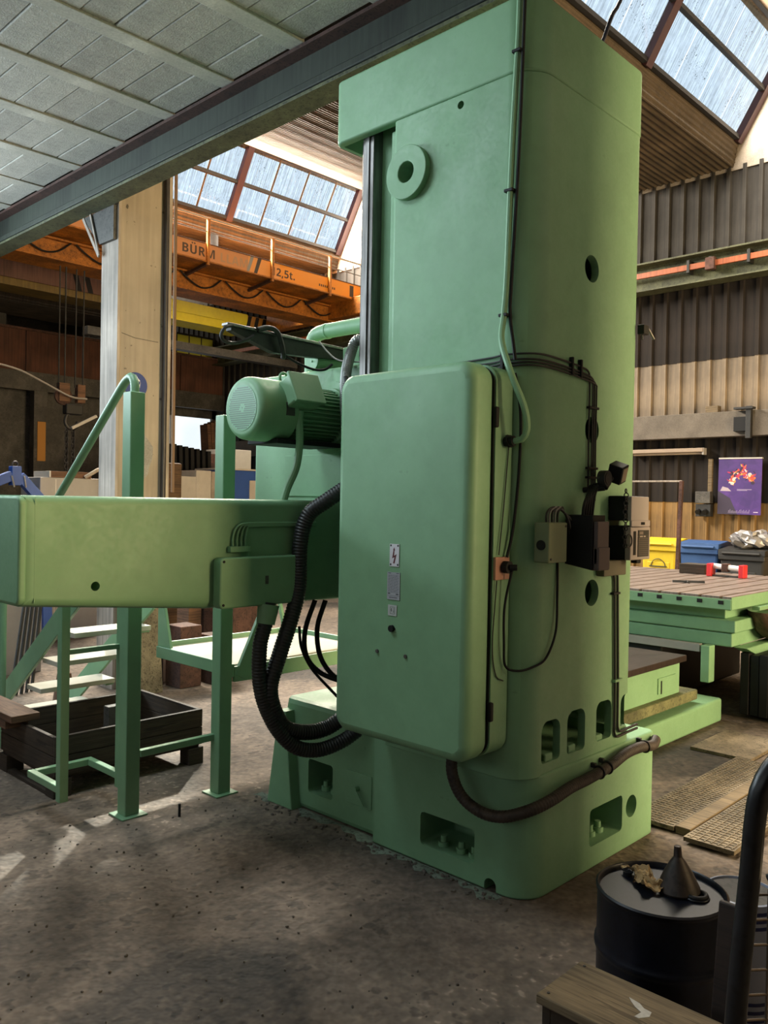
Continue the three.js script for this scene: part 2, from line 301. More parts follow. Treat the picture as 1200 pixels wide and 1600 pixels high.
{ // glazing bands
  const ang = Math.atan2(GLASS_Y1 - GLASS_Y0, GLASS_RUN), LEN = Math.hypot(GLASS_Y1 - GLASS_Y0, GLASS_RUN), H = LEN / 2, W = 0.705;
  const pos = [], n = 24;
  const pz = i => -W / 2 + 0.012 + (W - 0.024) * i / n, pw = i => 0.009 * Math.sin(i / n * Math.PI * 2 * 8);
  for (let i = 0; i < n; i++) { const a = [0, pw(i), pz(i)], b = [0, pw(i + 1), pz(i + 1)], c = [H - 0.03, pw(i + 1), pz(i + 1)], d = [H - 0.03, pw(i), pz(i)]; pos.push(...a, ...c, ...b, ...a, ...d, ...c); }
  const g0 = new THREE.BufferGeometry(); g0.setAttribute('position', new THREE.Float32BufferAttribute(pos, 3)); g0.computeVertexNormals();
  const uv = []; for (let i = 0; i < pos.length; i += 3) uv.push(pos[i + 2] * 1.0, pos[i] * 1.0); 
  const offs = [0, 0.31, 0.57, 0.83].map(o => { const g = g0.clone(); g.setAttribute('uv', new THREE.Float32BufferAttribute(uv.map((v, i) => i % 2 ? v * 0.8 + o : v * 1.1 + o * 1.7), 2)); return g; });
  M.glow.side = THREE.DoubleSide;
  [-4.70, -12.96, -21.22, 3.56].forEach((x0, k) => {
    const w = shell('window_' + (k + 1), ['rooflight band of streaked corrugated sheets above the back right wall', 'rooflight band of dirty sheets with dark seams above the orange crane', 'farthest rooflight band seen past the crane railing', 'rooflight band of the right hand tooth'][k]);
    const at = (s, off) => [x0 + Math.cos(ang) * s + Math.sin(ang) * off, GLASS_Y0 + Math.sin(ang) * s - Math.cos(ang) * off];
    for (let j = 0; j < 12; j++) for (let r = 0; r < 2; r++) {
      const [x, y] = at(r * H + 0.015, 0), o = piece('pane', offs[(j * 2 + r * 3) % 4], M.glow, w, x, y, -12 + W * (j + 0.5)); o.rotation.set(0, 0, ang);
    }
    const sl = (s0, s1, z, wd, hh, m, nm) => { const a = at(s0, 0.03), b = at(s1, 0.03); part(nm, bar([a[0], a[1], z], [b[0], b[1], z], wd, hh, 0.003).clone(), m, w); };
    for (const z of [-11.94, -9.18, -6.36, -3.6]) sl(-0.05, LEN + 0.02, z, 0.1, 0.13, M.purple, 'mullion');
    if (k !== 0) for (let j = 1; j < 12; j++) sl(0, LEN, -12 + W * j, 0.02, 0.03, M.roof, 'glazing_bar');
    for (const s of [0, H, LEN]) { const a = at(s, 0.035); part('cross_bar', bar([a[0], a[1], -12], [a[0], a[1], -3.45], 0.06, 0.06, 0.003), M.bar, w); }
  });
}
{ // back wall of sheet cladding
  const w = shell('wall_back', 'back wall of ribbed sheets in bands of grey, brown, beige and ochre');
  part('backing', bx(-24, 6.2, 0, 6.45, -12.3, -12.06, 0), M.greyDark, w);
  for (const x0 of [-21.22, -12.96, -4.70]) part('gable', poly([[x0 - 0.07, 6.4], [x0 + 8.19, 6.4], [x0 + 8.19, 6.45], [x0 + 6.46, 6.46], [x0 + GLASS_RUN, GLASS_Y1 + 0.01], [x0, GLASS_Y0], [x0 - 0.07, 6.45]], 0.24).translate(0, 0, -12.26), M.cream, w);
  part('gable', poly([[3.49, 6.4], [6.2, 6.4], [6.2, 7.45], [3.56 + GLASS_RUN, GLASS_Y1 + 0.01], [3.56, GLASS_Y0], [3.49, 6.45]], 0.24).translate(0, 0, -12.26), M.cream, w); part('gable', poly([[-24, 6.4], [-21.29, 6.4], [-21.29, 6.46], [-23, 6.46], [-24, 6.75]], 0.24).translate(0, 0, -12.26), M.cream, w);
  const P = 0.2255, prof = [[0, 0], [0.150, 0], [0.162, 0.032], [0.212, 0.032], [P, 0]];
  const sheet = (x0, n, y0, y1) => { const pos = []; for (let k = 0; k < n; k++) for (let i = 0; i < 4; i++) { const [a, b] = prof[i], [c, d] = prof[i + 1], xa = x0 + k * P + a, xc = x0 + k * P + c; pos.push(xa, y0, b, xc, y0, d, xc, y1, d, xa, y0, b, xc, y1, d, xa, y1, b); } const g = new THREE.BufferGeometry(); g.setAttribute('position', new THREE.Float32BufferAttribute(pos, 3)); g.computeVertexNormals(); return g; };
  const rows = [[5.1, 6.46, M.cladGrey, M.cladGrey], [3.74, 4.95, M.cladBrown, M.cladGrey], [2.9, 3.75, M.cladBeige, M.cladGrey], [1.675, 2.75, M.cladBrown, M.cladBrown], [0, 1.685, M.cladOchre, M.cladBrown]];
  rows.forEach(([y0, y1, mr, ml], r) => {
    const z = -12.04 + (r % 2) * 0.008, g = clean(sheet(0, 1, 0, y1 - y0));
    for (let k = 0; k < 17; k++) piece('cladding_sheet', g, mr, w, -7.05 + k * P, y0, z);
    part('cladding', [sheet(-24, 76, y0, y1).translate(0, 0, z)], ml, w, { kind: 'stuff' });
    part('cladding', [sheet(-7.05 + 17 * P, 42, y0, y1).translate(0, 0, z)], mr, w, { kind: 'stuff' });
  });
}
struct('wall_right', [bx(6, 6.2, 0, 8.4, -12.3, -8.9, 0), bx(6, 6.2, 0, 8.4, -4.6, 5.2, 0), bx(6, 6.2, 4.9, 8.4, -8.9, -4.6, 0), bx(6, 6.2, 0, 0.3, -8.9, -4.6, 0)], M.wall, 'plain plastered wall on the right side of the workshop');
struct('wall_front', [bx(-24, 6.2, 0, 2.2, 5, 5.2, 0), bx(-24, 6.2, 3.8, 4.6, 5, 5.2, 0), bx(-24, -6.1, 2.2, 3.8, 5, 5.2, 0), bx(1.1, 6.2, 2.2, 3.8, 5, 5.2, 0)], M.wall, 'plain wall behind the camera with an opening for the unseen light band');
struct('wall_left', bx(-24.3, -24, 0, 8.4, -12.3, 5.2, 0), M.wall, 'far end wall above the mezzanine');
struct('wall_upper', bx(-24, 6.2, 4.36, 8.4, -3.44, -3.25, 0), M.wall, 'upstand wall between the concrete slab and the hall roof');
const glowPlain = new THREE.MeshStandardMaterial({ color: lin(0.5, 0.5, 0.5), emissive: lin(0.85, 0.95, 1), emissiveIntensity: 1.0, roughness: 0.6 });
const glowWarm = new THREE.MeshStandardMaterial({ color: lin(0.5, 0.5, 0.5), emissive: lin(1, 0.9, 0.72), emissiveIntensity: 1.0, roughness: 0.6 });
{ let w = shell('window_5', 'unseen light band in the wall behind the camera'); part('light_pane', bx(-6.1, 1.1, 2.2, 3.8, 5.05, 5.07, 0), glowPlain, w);  // unseen panel behind the camera, glowing with the rear light
  w = shell('window_6', 'unseen overhead light panel in the concrete slab'); part('light_pane', bx(-4.55, -3.25, 4.245, 4.27, -1.6, -0.1, 0), glowPlain, w); part('curb', [bx(-4.58, -4.55, 4.24, 4.36, -1.63, -0.07, 0), bx(-3.25, -3.22, 4.24, 4.36, -1.63, -0.07, 0), bx(-4.58, -3.22, 4.24, 4.36, -1.63, -1.6, 0), bx(-4.58, -3.22, 4.24, 4.36, -0.1, -0.07, 0)], M.grey, w);  // panel out of view, placed to light the upper column front
  w = shell('window_7', 'unseen warm light panel in the right hand wall'); part('light_pane', bx(6.02, 6.04, 0.3, 4.9, -8.9, -4.6, 0), glowWarm, w);  // panel out of view, placed to warm the faces turned right
  w = shell('window_8', 'unseen light panel left of the camera'); part('light_pane', bx(-9.03, -9.0, 2.4, 4.2, -2.1, 2.9, 0), glowPlain, w); for (const z of [-2.1, -0.43, 1.23, 2.9]) part('mullion', bx(-9.06, -8.97, 2.4, 4.36, z - 0.03, z + 0.03, 0), M.grey, w); }  // panel out of view, placed to light the machine from the left
struct('wall_unseen_low', bx(-0.5, 6, 0, 1.2, -3.2, -3.05, 0.01), M.wall, 'unseen low parapet between the pier and the right wall, placed to shade the front bay');  // parapet out of view, placed to keep the right light off the floor
struct('wall_unseen_screen', [bx(-9.1, -9.0, 0, 2.4, -2.13, 5, 0), bx(-9.1, -9.0, 4.2, 4.36, -2.13, 5, 0), bx(-9.1, -9.0, 2.4, 4.2, 2.93, 5, 0)], M.wall, 'unseen wall left of the camera round the left light panel');  // wall out of view, carries the left light panel
{ // mezzanine along the left end of the hall
  const w = shell('wall_inner', 'dark partition under the mezzanine with a daylit doorway');
  part('partition', [bx(-17.5, -17.35, 0, 3.9, -10.7, 5, 0), bx(-17.5, -17.35, 3.55, 3.9, -12, -10.7, 0), bx(-17.5, -17.35, 0, 3.9, -12, -11.92, 0)], M.greyDark, w);
  const d = shell('door_1', 'bright daylit doorway far behind the motor'); part('light_pane', bx(-17.45, -17.43, 0, 3.55, -11.92, -10.7, 0), glowPlain, d);
  part('door_frame', [bx(-17.4, -17.33, 0, 3.55, -10.82, -10.76, 0.003)], M.offwhite, d);
  const m = thing('mezzanine', 'rust brown mezzanine front across the far left end of the hall', 'mezzanine', [-17, 0, -5]);
  part('deck', bx(-24, -17.05, 3.9, 4.08, -12, 5, 0), M.concrete, m);
  for (let k = 0; k < 14; k++) part('parapet_panel', bx(-17.06, -17.02, 4.1, 4.93, -12 + k * 1.2 + 0.01, -10.81 + k * 1.2, 0.004), M.mezz, m);
  part('edge_beam', bx(-17.05, -16.95, 3.72, 4.1, -12, 5, 0.004), M.greyDark, m); part('top_rail', bx(-17.08, -17.0, 4.93, 4.98, -12, 5, 0.004), M.rust, m);
  for (const z of [-10.0, -7.47, -4.4, -1.2]) part('post', bx(-17.1, -16.9, 0, 3.72, z - 0.14, z + 0.14, 0.005), M.greyDark, m);
  const lg = mat([0.45, 0.20, 0.03], { rough: 0.6 }); part('post_sign', bx(-16.9, -16.885, 2.3, 3.1, -7.57, -7.4, 0.003), lg, m);
}
// ------------------------------------------------------------------ the boring mill: column on its base
const ev = new Evaluator(); ev.useGroups = false; ev.attributes = ['position', 'normal', 'uv'];
function cut(g, cutters) {
  const prep = x => { const n = clean(x); return n; };
  let a = new Brush(prep(g)); a.updateMatrixWorld();
  for (const c of cutters) { const b = new Brush(prep(c)); b.updateMatrixWorld(); a = ev.evaluate(a, b, SUBTRACTION); }
  return a.geometry;
}
const CX = -1.87, CZ = -2.755, CZB = -3.69, BX = -1.86, BZ = -2.80;
const bolt = (x, y, z, r = 0.02, h = 0.05) => [cyl([x, y, z], [x, y + h * 0.45, z], r * 1.25, 6), cyl([x, y + h * 0.45, z], [x, y + h, z], r * 0.7, 10)];
{
  const c = thing('machine_column', 'tall green cast column of the boring mill on its flared base', 'machine column', [-2.3, 0, -3.3]);
  // base casting
  const bs = smooth(exs(rrect(-2.72, BX, 2.80, 3.9, [0, 0.13, 0.05, 0]), 0.505, 0.012, 12)).applyMatrix4(UPZ);
  const frontNiche = bx(-2.428, -2.126, 0.085, 0.232, -2.7, -3.05, 0.02);
  const sideNiche = bx(-1.7, -2.1, 0.10, 0.265, -3.275, -3.568, 0.02);
  const half = exs(rrect(-2.072, -2.012, -0.05, 0.055, [0, 0, 0.029, 0.029]), 0.9).translate(0, 0, -3.55);
  part('base', cut(bs, [frontNiche, sideNiche, half, cyl([-1.7, 0.19, -3.655], [-2.65, 0.19, -3.655], 0.052, 24)]), M.green, c);
  const left = poly([[-3.56, 0], [-2.70, 0], [-2.70, 0.56], [-3.42, 0.56]], 1.05, 0.03).translate(0, 0, -3.9);
  part('base_wing', cut(left, [bx(-3.24, -3.056, 0.10, 0.272, -2.7, -3.1, 0.015)]), M.green, c);
  part('base_web', poly([[-3.50, 0], [-3.30, 0], [-3.36, 0.5], [-3.42, 0.5]], 0.08, 0.006).translate(0, 0, -2.87), M.green, c);
  part('inspection_plate', bx(-2.957, -2.78, 0.125, 0.285, -2.853, -2.846, 0.002), M.green, c); part('plate_handle', [cyl([-2.87, 0.21, -2.85], [-2.87, 0.21, -2.82], 0.012, 8), bar([-2.87, 0.21, -2.825], [-2.81, 0.14, -2.825], 0.01, 0.008)], M.green, c);
  for (const x of [-2.34, -2.24, -2.17]) part('anchor_bolt', bolt(x, 0.083, -2.86), M.green, c);
  for (const x of [-3.19, -3.12]) part('anchor_bolt', bolt(x, 0.1, -2.93), M.green, c);
  for (const z of [-3.33, -3.40, -3.47]) part('anchor_bolt', bolt(-1.93, 0.1, z), M.green, c);
  // column body, hollow, with hand holes
  const body = smooth(exs(rrect(-2.625, CX, 2.755, 3.69, [0.02, 0.13, 0.10, 0.02]), 2.82, 0.004, 14)).applyMatrix4(UPZ).translate(0, 0.495, 0);
  const arch = (z0, z1, y0, y1, r) => exs(rrect(-z0, -z1, y0, y1, r), 0.4, 0, 8).applyMatrix4(RY90).translate(-2.2, 0, 0);   // cuts through the +x face
  const hole = (y, z, r) => cyl([-1.7, y, z], [-2.1, y, z], r, 28);
  part('body', cut(body, [exs(rrect(-2.55, -1.905, 2.79, 3.62, 0.1), 2.95).applyMatrix4(UPZ).translate(0, 0.45, 0), hole(2.616, -3.212, 0.058), hole(1.926, -3.241, 0.058), hole(1.219, -3.268, 0.058),
    arch(-2.895, -3.035, 0.545, 0.715, [0.02, 0.02, 0.045, 0.045]), arch(-3.09, -3.235, 0.545, 0.725, [0.02, 0.02, 0.045, 0.045]), arch(-3.33, -3.465, 0.552, 0.726, [0.02, 0.02, 0.04, 0.04]), arch(-3.55, -3.675, 0.558, 0.725, [0.02, 0.02, 0.04, 0.04]),
    cyl([-2.24, 3.271, -2.7], [-2.24, 3.271, -2.9], 0.017, 16), cyl([-2.52, 3.055, -2.7], [-2.52, 3.055, -2.9], 0.046, 28)]), M.green, c);
  for (const z of [-2.97, -3.15, -3.38, -3.6]) part('column_bolt', [bx(-1.93, -1.88, 0.53, 0.575, z - 0.03, z + 0.03, 0.008)], M.green, c);
  // boss ring
  const rs = new THREE.Shape(); rs.absarc(0, 0, 0.118, 0, Math.PI * 2); const rh = new THREE.Path(); rh.absarc(0, 0, 0.046, 0, Math.PI * 2, true); rs.holes.push(rh);
  part('boss_ring', exs(rs, 0.035, 0.004, 28).translate(-2.52, 3.055, CZ - 0.004), M.green, c);
  // head cover, projecting to the left over the guide way
  part('head_cover', cut(smooth(exs(rrect(-3.02, CX + 0.002, 2.75, 3.695, [0.05, 0.13, 0.10, 0.05]), 0.3, 0.012, 14)).applyMatrix4(UPZ).translate(0, 3.315, 0), [bx(-2.99, -2.64, 3.25, 3.5, -2.79, -3.6, 0)]), M.green, c);
  part('guide_way', [bx(-2.80, -2.62, 0.56, 3.4, -2.86, -3.6, 0.004)], M.green, c);
  part('guide_step', bx(-2.68, -2.62, 0.56, 3.30, -2.80, -2.87, 0.006), M.green, c);
  part('guide_rail', [bx(-2.868, -2.795, 0.56, 3.42, -2.80, -2.93, 0.005), bx(-2.845, -2.82, 0.56, 3.42, -2.793, -2.80, 0.001)], M.steel, c, { label: 'bare steel guide rail' });
}
solo('counterweight_cable', 'black wire rope hanging beside the steel guide rail', 'cable', cyl([-2.90, 2.3, -2.84], [-2.90, 3.33, -2.84], 0.007, 8), M.black);
{
  const c = thing('electrical_cabinet', 'green rounded electrical cabinet fixed to the column front', 'cabinet', [-2.32, 0.6, -2.63]);
  const sh = (z0, z1, b, i = 0) => exs(rrect(-2.69 + i, -1.945 - i, 0.6 + i, 2.145 - i, 0.075), z1 - z0, b, 10).translate(0, 0, z0);
  part('body', sh(-2.755, -2.645, 0.002), M.green, c);
  part('seal', sh(-2.647, -2.639, 0, 0.006), M.black, c);
  const d = part('door', smooth(sh(-2.6425, -2.5, 0.04), 0.9), M.green, c);
  for (const [y0, y1] of [[1.895, 1.975], [0.752, 0.827]]) part('hinge', bx(-1.95, -1.93, y0, y1, -2.65, -2.628, 0.006), M.black, c);
  // lettering plates
  const sign = canvasTex(96, 168, (g, w, h) => { g.fillStyle = '#d9d5dc'; g.fillRect(0, 0, w, h); g.fillStyle = '#141a16'; for (const [x, y] of [[12, 12], [w - 12, 12], [12, h - 14], [w - 12, h - 14]]) { g.beginPath(); g.arc(x, y, 8, 0, 7); g.fill(); } g.fillStyle = '#5a1020'; g.beginPath(); [[46, 24], [56, 48], [50, 48], [46, 88], [72, 74], [52, 146], [36, 144], [50, 98], [26, 108], [38, 46], [34, 46]].forEach(([x, y], i) => i ? g.lineTo(x, y) : g.moveTo(x, y)); g.fill(); });
  const data = canvasTex(128, 200, (g, w, h) => { g.fillStyle = '#aeb0b8'; g.fillRect(0, 0, w, h); g.fillStyle = '#4d5058'; for (let i = 0; i < 22; i++) { const y = 20 + i * 6; let x = 10; while (x < 116) { const l = 4 + rnd() * 22; g.fillRect(x, y, Math.min(l, 118 - x), 2); x += l + 4; } } g.fillRect(8, 152, 24, 8); g.fillRect(90, 154, 26, 9); g.fillRect(4, 170, 120, 2); for (let i = 0; i < 14; i++) g.fillRect(22 + i * 6, 180, 4, 8); g.fillRect(8, 4, 30, 5); g.fillRect(92, 4, 28, 5); });
  const small = canvasTex(96, 96, (g, w, h) => { g.fillStyle = '#c4c8c6'; g.fillRect(0, 0, w, h); g.strokeStyle = '#3a403c'; g.lineWidth = 3; g.strokeRect(24, 18, 50, 60); g.fillStyle = '#202624'; g.beginPath(); [[34, 30], [44, 30], [38, 46], [46, 46], [36, 68], [38, 52], [32, 52]].forEach(([x, y], i) => i ? g.lineTo(x, y) : g.moveTo(x, y)); g.fill(); g.fillRect(60, 28, 6, 10); g.fillRect(60, 44, 6, 24); });
  const P = (name, x0, x1, y0, y1, t, label) => { const o = new THREE.Mesh(new THREE.BoxGeometry(x1 - x0, y1 - y0, 0.003).translate((x0 + x1) / 2 + 2.32, (y0 + y1) / 2 - 0.6, -2.4988 + 2.63), mat([0.8, 0.8, 0.8], { rough: 0.5, map: t })); o.name = name; o.userData.label = label; o.castShadow = o.receiveShadow = true; base.set(o, base.get(d)); d.add(o); };
  P('warning_plate', -2.359, -2.307, 1.336, 1.428, sign, 'white plate with a dark red lightning arrow'); P('data_plate', -2.370, -2.300, 1.20, 1.312, data, 'engraved data plate'); P('small_plate', -2.363, -2.315, 1.134, 1.178, small, 'small white plate');
  part('lock', [cyl([-2.339, 1.082, -2.51], [-2.339, 1.082, -2.488], 0.014, 14), bx(-2.356, -2.322, 1.079, 1.085, -2.5, -2.496, 0.001)], M.black, d);
  for (const x of [-2.421, -2.262]) part('screw', [cyl([x, 0.978, -2.505], [x, 0.978, -2.494], 0.008, 8)], M.steel, d);
  part('latch', cyl([-2.70, 1.792, -2.58], [-2.70, 1.792, -2.55], 0.014, 10), M.green, c); part('latch', cyl([-2.70, 0.963, -2.58], [-2.70, 0.963, -2.55], 0.012, 10), M.black, c);
}
{
  const s = thing('power_socket', 'copper coloured socket plate with black plug on the cabinet side', 'socket', [-1.93, 1.3, -2.69]);
  part('plate', bx(-1.945, -1.932, 1.302, 1.392, -2.738, -2.645, 0.003), mat([0.42, 0.21, 0.15], { rough: 0.45 }), s);
  part('plug', [cyl([-1.935, 1.352, -2.70], [-1.905, 1.352, -2.70], 0.024, 18), cyl([-1.905, 1.352, -2.70], [-1.88, 1.352, -2.715], 0.012, 12)], M.black, s);
}
// ------------------------------------------------------------------ conduits and cables on the column
{
  const c = thing('conduit', 'thick green conduit running down the column corner into the cabinet', 'conduit', [-1.95, 1.8, -2.7]);
  part('pipe', smooth(tube([[-1.935, 3.62, -2.735], [-1.94, 3.45, -2.738], [-1.95, 3.2, -2.735], [-1.96, 2.95, -2.735], [-1.972, 2.5, -2.735], [-1.98, 2.34, -2.73], [-1.965, 2.24, -2.70], [-1.90, 2.10, -2.68], [-1.855, 1.98, -2.70], [-1.85, 1.90, -2.72], [-1.87, 1.855, -2.72], [-1.92, 1.845, -2.715]], 0.013, { n: 80, rad: 10 })), M.green, c);
  part('gland', [cyl([-1.946, 1.845, -2.712], [-1.905, 1.847, -2.712], 0.02, 12), cyl([-1.93, 1.845, -2.712], [-1.922, 1.847, -2.712], 0.028, 6)], M.black, c);
  for (const [y, x] of [[3.38, -1.94], [2.84, -1.965], [2.35, -1.98]]) part('clip', bx(x - 0.02, x + 0.02, y - 0.006, y + 0.006, -2.755, -2.72, 0.002), M.black, c);
  part('second_line', tube([[-1.91, 3.62, -2.735], [-1.93, 3.0, -2.742], [-1.955, 2.5, -2.745], [-1.96, 2.36, -2.745], [-1.94, 2.25, -2.74], [-1.93, 2.17, -2.745]], 0.007, { n: 40 }), M.black, c);
}
{
  const c = thing('cable_bundle', 'bundle of thin dark lines bent round the column corner above the cabinet', 'cable', [-1.9, 1.6, -3.0]);
  for (const [dy, da] of [[0, 0], [-0.022, 0.0], [-0.034, 0.0], [-0.046, 0.0]]) {
    const z3 = -3.225 + (dy + 0.02) * 1.3;
    part('line', tube([[-2.25, 2.185 + dy * 0.8, -2.747], [-2.05, 2.19 + dy, -2.747], [-1.985, 2.195 + dy, -2.746], [-1.91, 2.197 + dy, -2.775], [-1.866, 2.197 + dy, -2.83], [-1.862, 2.195 + dy, -2.95], [-1.862, 2.185 + dy, -3.12], [-1.862, 2.17 + dy, z3 + 0.01], [-1.862, 2.12 + dy * 0.5, z3], [-1.862, 1.9, z3], [-1.862, 1.62, z3 - 0.005]], 0.0042, { n: 90, rad: 6 }), M.dark, c);
  }
  for (const [y, z] of [[2.17, -3.05], [2.168, -3.12], [2.16, -2.72]]) part('clip', z > -2.8 ? bx(-2.0, -1.985, y - 0.03, y + 0.05, -2.755, -2.738, 0.002) : bx(CX, -1.852, y - 0.03, y + 0.045, z - 0.006, z + 0.006, 0.002), M.black, c);
  for (const y of [2.02, 1.76, 1.72]) part('clip', bx(CX, -1.852, y - 0.005, y + 0.005, -3.27, -3.19, 0.002), M.black, c);
}
{
  const c = thing('conduit_pair', 'pair of thin pipes running down the sunlit column side', 'conduit', [-1.86, 0.5, -3.5]);
  for (const k of [0, 1]) { const z = -3.43 - k * 0.03, y = 0.545 + k * 0.018;
    part('pipe', tube([[-1.862, 1.32, z + 0.03 * (1 - k)], [-1.862, 1.28, z - 0.02], [-1.862, 1.1, z - 0.03], [-1.862, 0.8, z - 0.045], [-1.862, y + 0.03, z - 0.05], [-1.862, y, z - 0.075], [-1.862, y + 0.003, -3.6], [-1.862, y + 0.005, -3.70]], 0.006, { n: 60, rad: 6, tension: 0.2 }), M.dark, c);
  }
  part('clip', bx(CX, -1.85, 0.80, 0.812, -3.53, -3.46, 0.002), M.green, c); part('clip', bx(CX, -1.85, 1.20, 1.21, -3.49, -3.43, 0.002), M.black, c);
}
solo('flex_cable', 'thin black cable hanging in a loop from the grey junction box', 'cable', tube([[-1.865, 1.37, -2.98], [-1.86, 1.22, -2.975], [-1.855, 1.08, -2.96], [-1.86, 0.98, -2.90], [-1.875, 0.95, -2.83], [-1.90, 0.94, -2.76], [-1.93, 0.96, -2.72], [-1.925, 1.05, -2.70], [-1.925, 1.2, -2.70], [-1.90, 1.35, -2.712]], 0.005, { n: 80, rad: 6 }), M.black);
solo('earth_cable', 'thin black wire running down the cabinet side from top to socket', 'cable', [tube([[-1.94, 2.12, -2.76], [-1.925, 2.02, -2.77], [-1.915, 1.9, -2.77], [-1.918, 1.7, -2.765], [-1.925, 1.5, -2.745], [-1.93, 1.39, -2.715]], 0.006, { n: 50, rad: 6 })], M.black);
solo('cabinet_wire', 'hair thin wire hung slantwise across the cabinet side', 'cable', tube([[-1.94, 1.85, -2.73], [-1.938, 1.6, -2.70], [-1.936, 1.4, -2.67]], 0.0025, { n: 20, rad: 5 }), M.dark);
solo('cabinet_wire', 'hair thin wire hanging below the copper coloured socket', 'cable', [tube([[-1.936, 1.3, -2.66], [-1.94, 1.05, -2.645], [-1.94, 0.93, -2.67], [-1.94, 0.9, -2.72]], 0.0025, { n: 24, rad: 5 })], M.dark);
{
  const h = thing('base_hose', 'thick brown armoured hose sagging across the base from under the cabinet', 'hose', [-1.9, 0.35, -3.1]);
  part('hose', smooth(tube([[-2.17, 0.60, -2.70], [-2.165, 0.49, -2.69], [-2.12, 0.40, -2.70], [-2.03, 0.355, -2.715], [-1.94, 0.355, -2.74], [-1.86, 0.385, -2.80], [-1.825, 0.41, -2.90], [-1.822, 0.43, -3.05], [-1.822, 0.435, -3.2], [-1.822, 0.45, -3.38], [-1.822, 0.475, -3.52], [-1.822, 0.475, -3.66], [-1.822, 0.46, -3.78], [-1.84, 0.47, -3.85]], 0.024, { rad: 12, rib: 0.035, pitch: 0.014 }), 1.2), mat([0.075, 0.055, 0.045], { rough: 0.6, map: T.dirt }), h);
  for (const [y, z] of [[0.441, -3.28], [0.447, -3.35], [0.470, -3.70]]) part('clamp', [new THREE.TorusGeometry(0.027, 0.004, 6, 20).translate(-1.822, y, z), bx(-1.862, -1.84, y + 0.015, y + 0.035, z - 0.008, z + 0.008, 0.002)], M.dark, h);
}
// ------------------------------------------------------------------ boxes on the lit column side
{
  const j = thing('junction_box', 'grey green junction box nearest the cabinet with grey cable arcs on top', 'junction box', [-1.83, 1.37, -2.9]);
  part('box', bx(CX, -1.80, 1.37, 1.53, -2.945, -2.81, 0.006), mat([0.20, 0.24, 0.13], { rough: 0.5, map: T.paint }), j);
  part('knock_out', cyl([-1.835, 1.44, -2.811], [-1.835, 1.44, -2.805], 0.02, 16), M.black, j);
  const g = mat([0.22, 0.21, 0.2], { rough: 0.5 });
  for (let k = 0; k < 5; k++) part('cable_arc', tube([[-1.83, 1.525, -2.835 - k * 0.02], [-1.83, 1.57, -2.84 - k * 0.02], [-1.835, 1.59, -2.90 - k * 0.015], [-1.84, 1.57, -2.98], [-1.845, 1.53, -3.02 - k * 0.01], [-1.85, 1.47, -3.05]], 0.005, { n: 24, rad: 6 }), k % 2 ? g : M.dark, j);
  for (const [y, z] of [[1.385, -2.825], [1.515, -2.93]]) part('screw', cyl([-1.80, y, z], [-1.797, y, z], 0.005, 8), M.greyDark, j);
}
{
  const b = thing('relay_housing', 'large black housing with a dull grey edge beside the junction box', 'housing', [-1.8, 1.33, -3.12]);
  part('case', poly([[CX, 1.355], [-1.742, 1.335], [-1.742, 1.56], [CX, 1.56]], 0.105, 0.006).translate(0, 0, -3.145), M.black, b);
  part('edge_cover', [bx(-1.742, -1.722, 1.36, 1.535, -3.14, -3.048, 0.004)], mat([0.10, 0.075, 0.075], { rough: 0.6 }), b); part('edge_lip', bx(-1.742, -1.715, 1.335, 1.43, -3.14, -3.048, 0.006), mat([0.10, 0.075, 0.075], { rough: 0.6 }), b);  // lighter tone for the side facing right, black for the rest
  for (let k = 0; k < 5; k++) part('cable', tube([[-1.80, 1.55, -3.06 - k * 0.018], [-1.80, 1.60 + k * 0.01, -3.07 - k * 0.02], [-1.82, 1.64 + k * 0.012, -3.13 - k * 0.02], [-1.85, 1.68, -3.2]], 0.008, { n: 20, rad: 6 }), M.black, b);
}
{
  const d = thing('readout_display', 'pale digital readout box stacked above the keypad unit', 'readout', [-1.78, 1.53, -3.48]);
  part('case', bx(CX, -1.775, 1.535, 1.645, -3.56, -3.395, 0.006), M.black, d); part('front', bx(-1.776, -1.757, 1.535, 1.643, -3.56, -3.395, 0.004), mat([0.42, 0.37, 0.36], { rough: 0.55 }), d);  // unlit side put into the black case, lit side into the pale front
  part('strip', bx(-1.764, -1.752, 1.51, 1.538, -3.565, -3.39, 0.003), mat([0.44, 0.38, 0.37], { rough: 0.55 }), d);
  for (let k = 0; k < 3; k++) part('button', bx(-1.753, -1.749, 1.518, 1.530, -3.485 - k * 0.012, -3.477 - k * 0.012, 0.001), M.black, d);
}
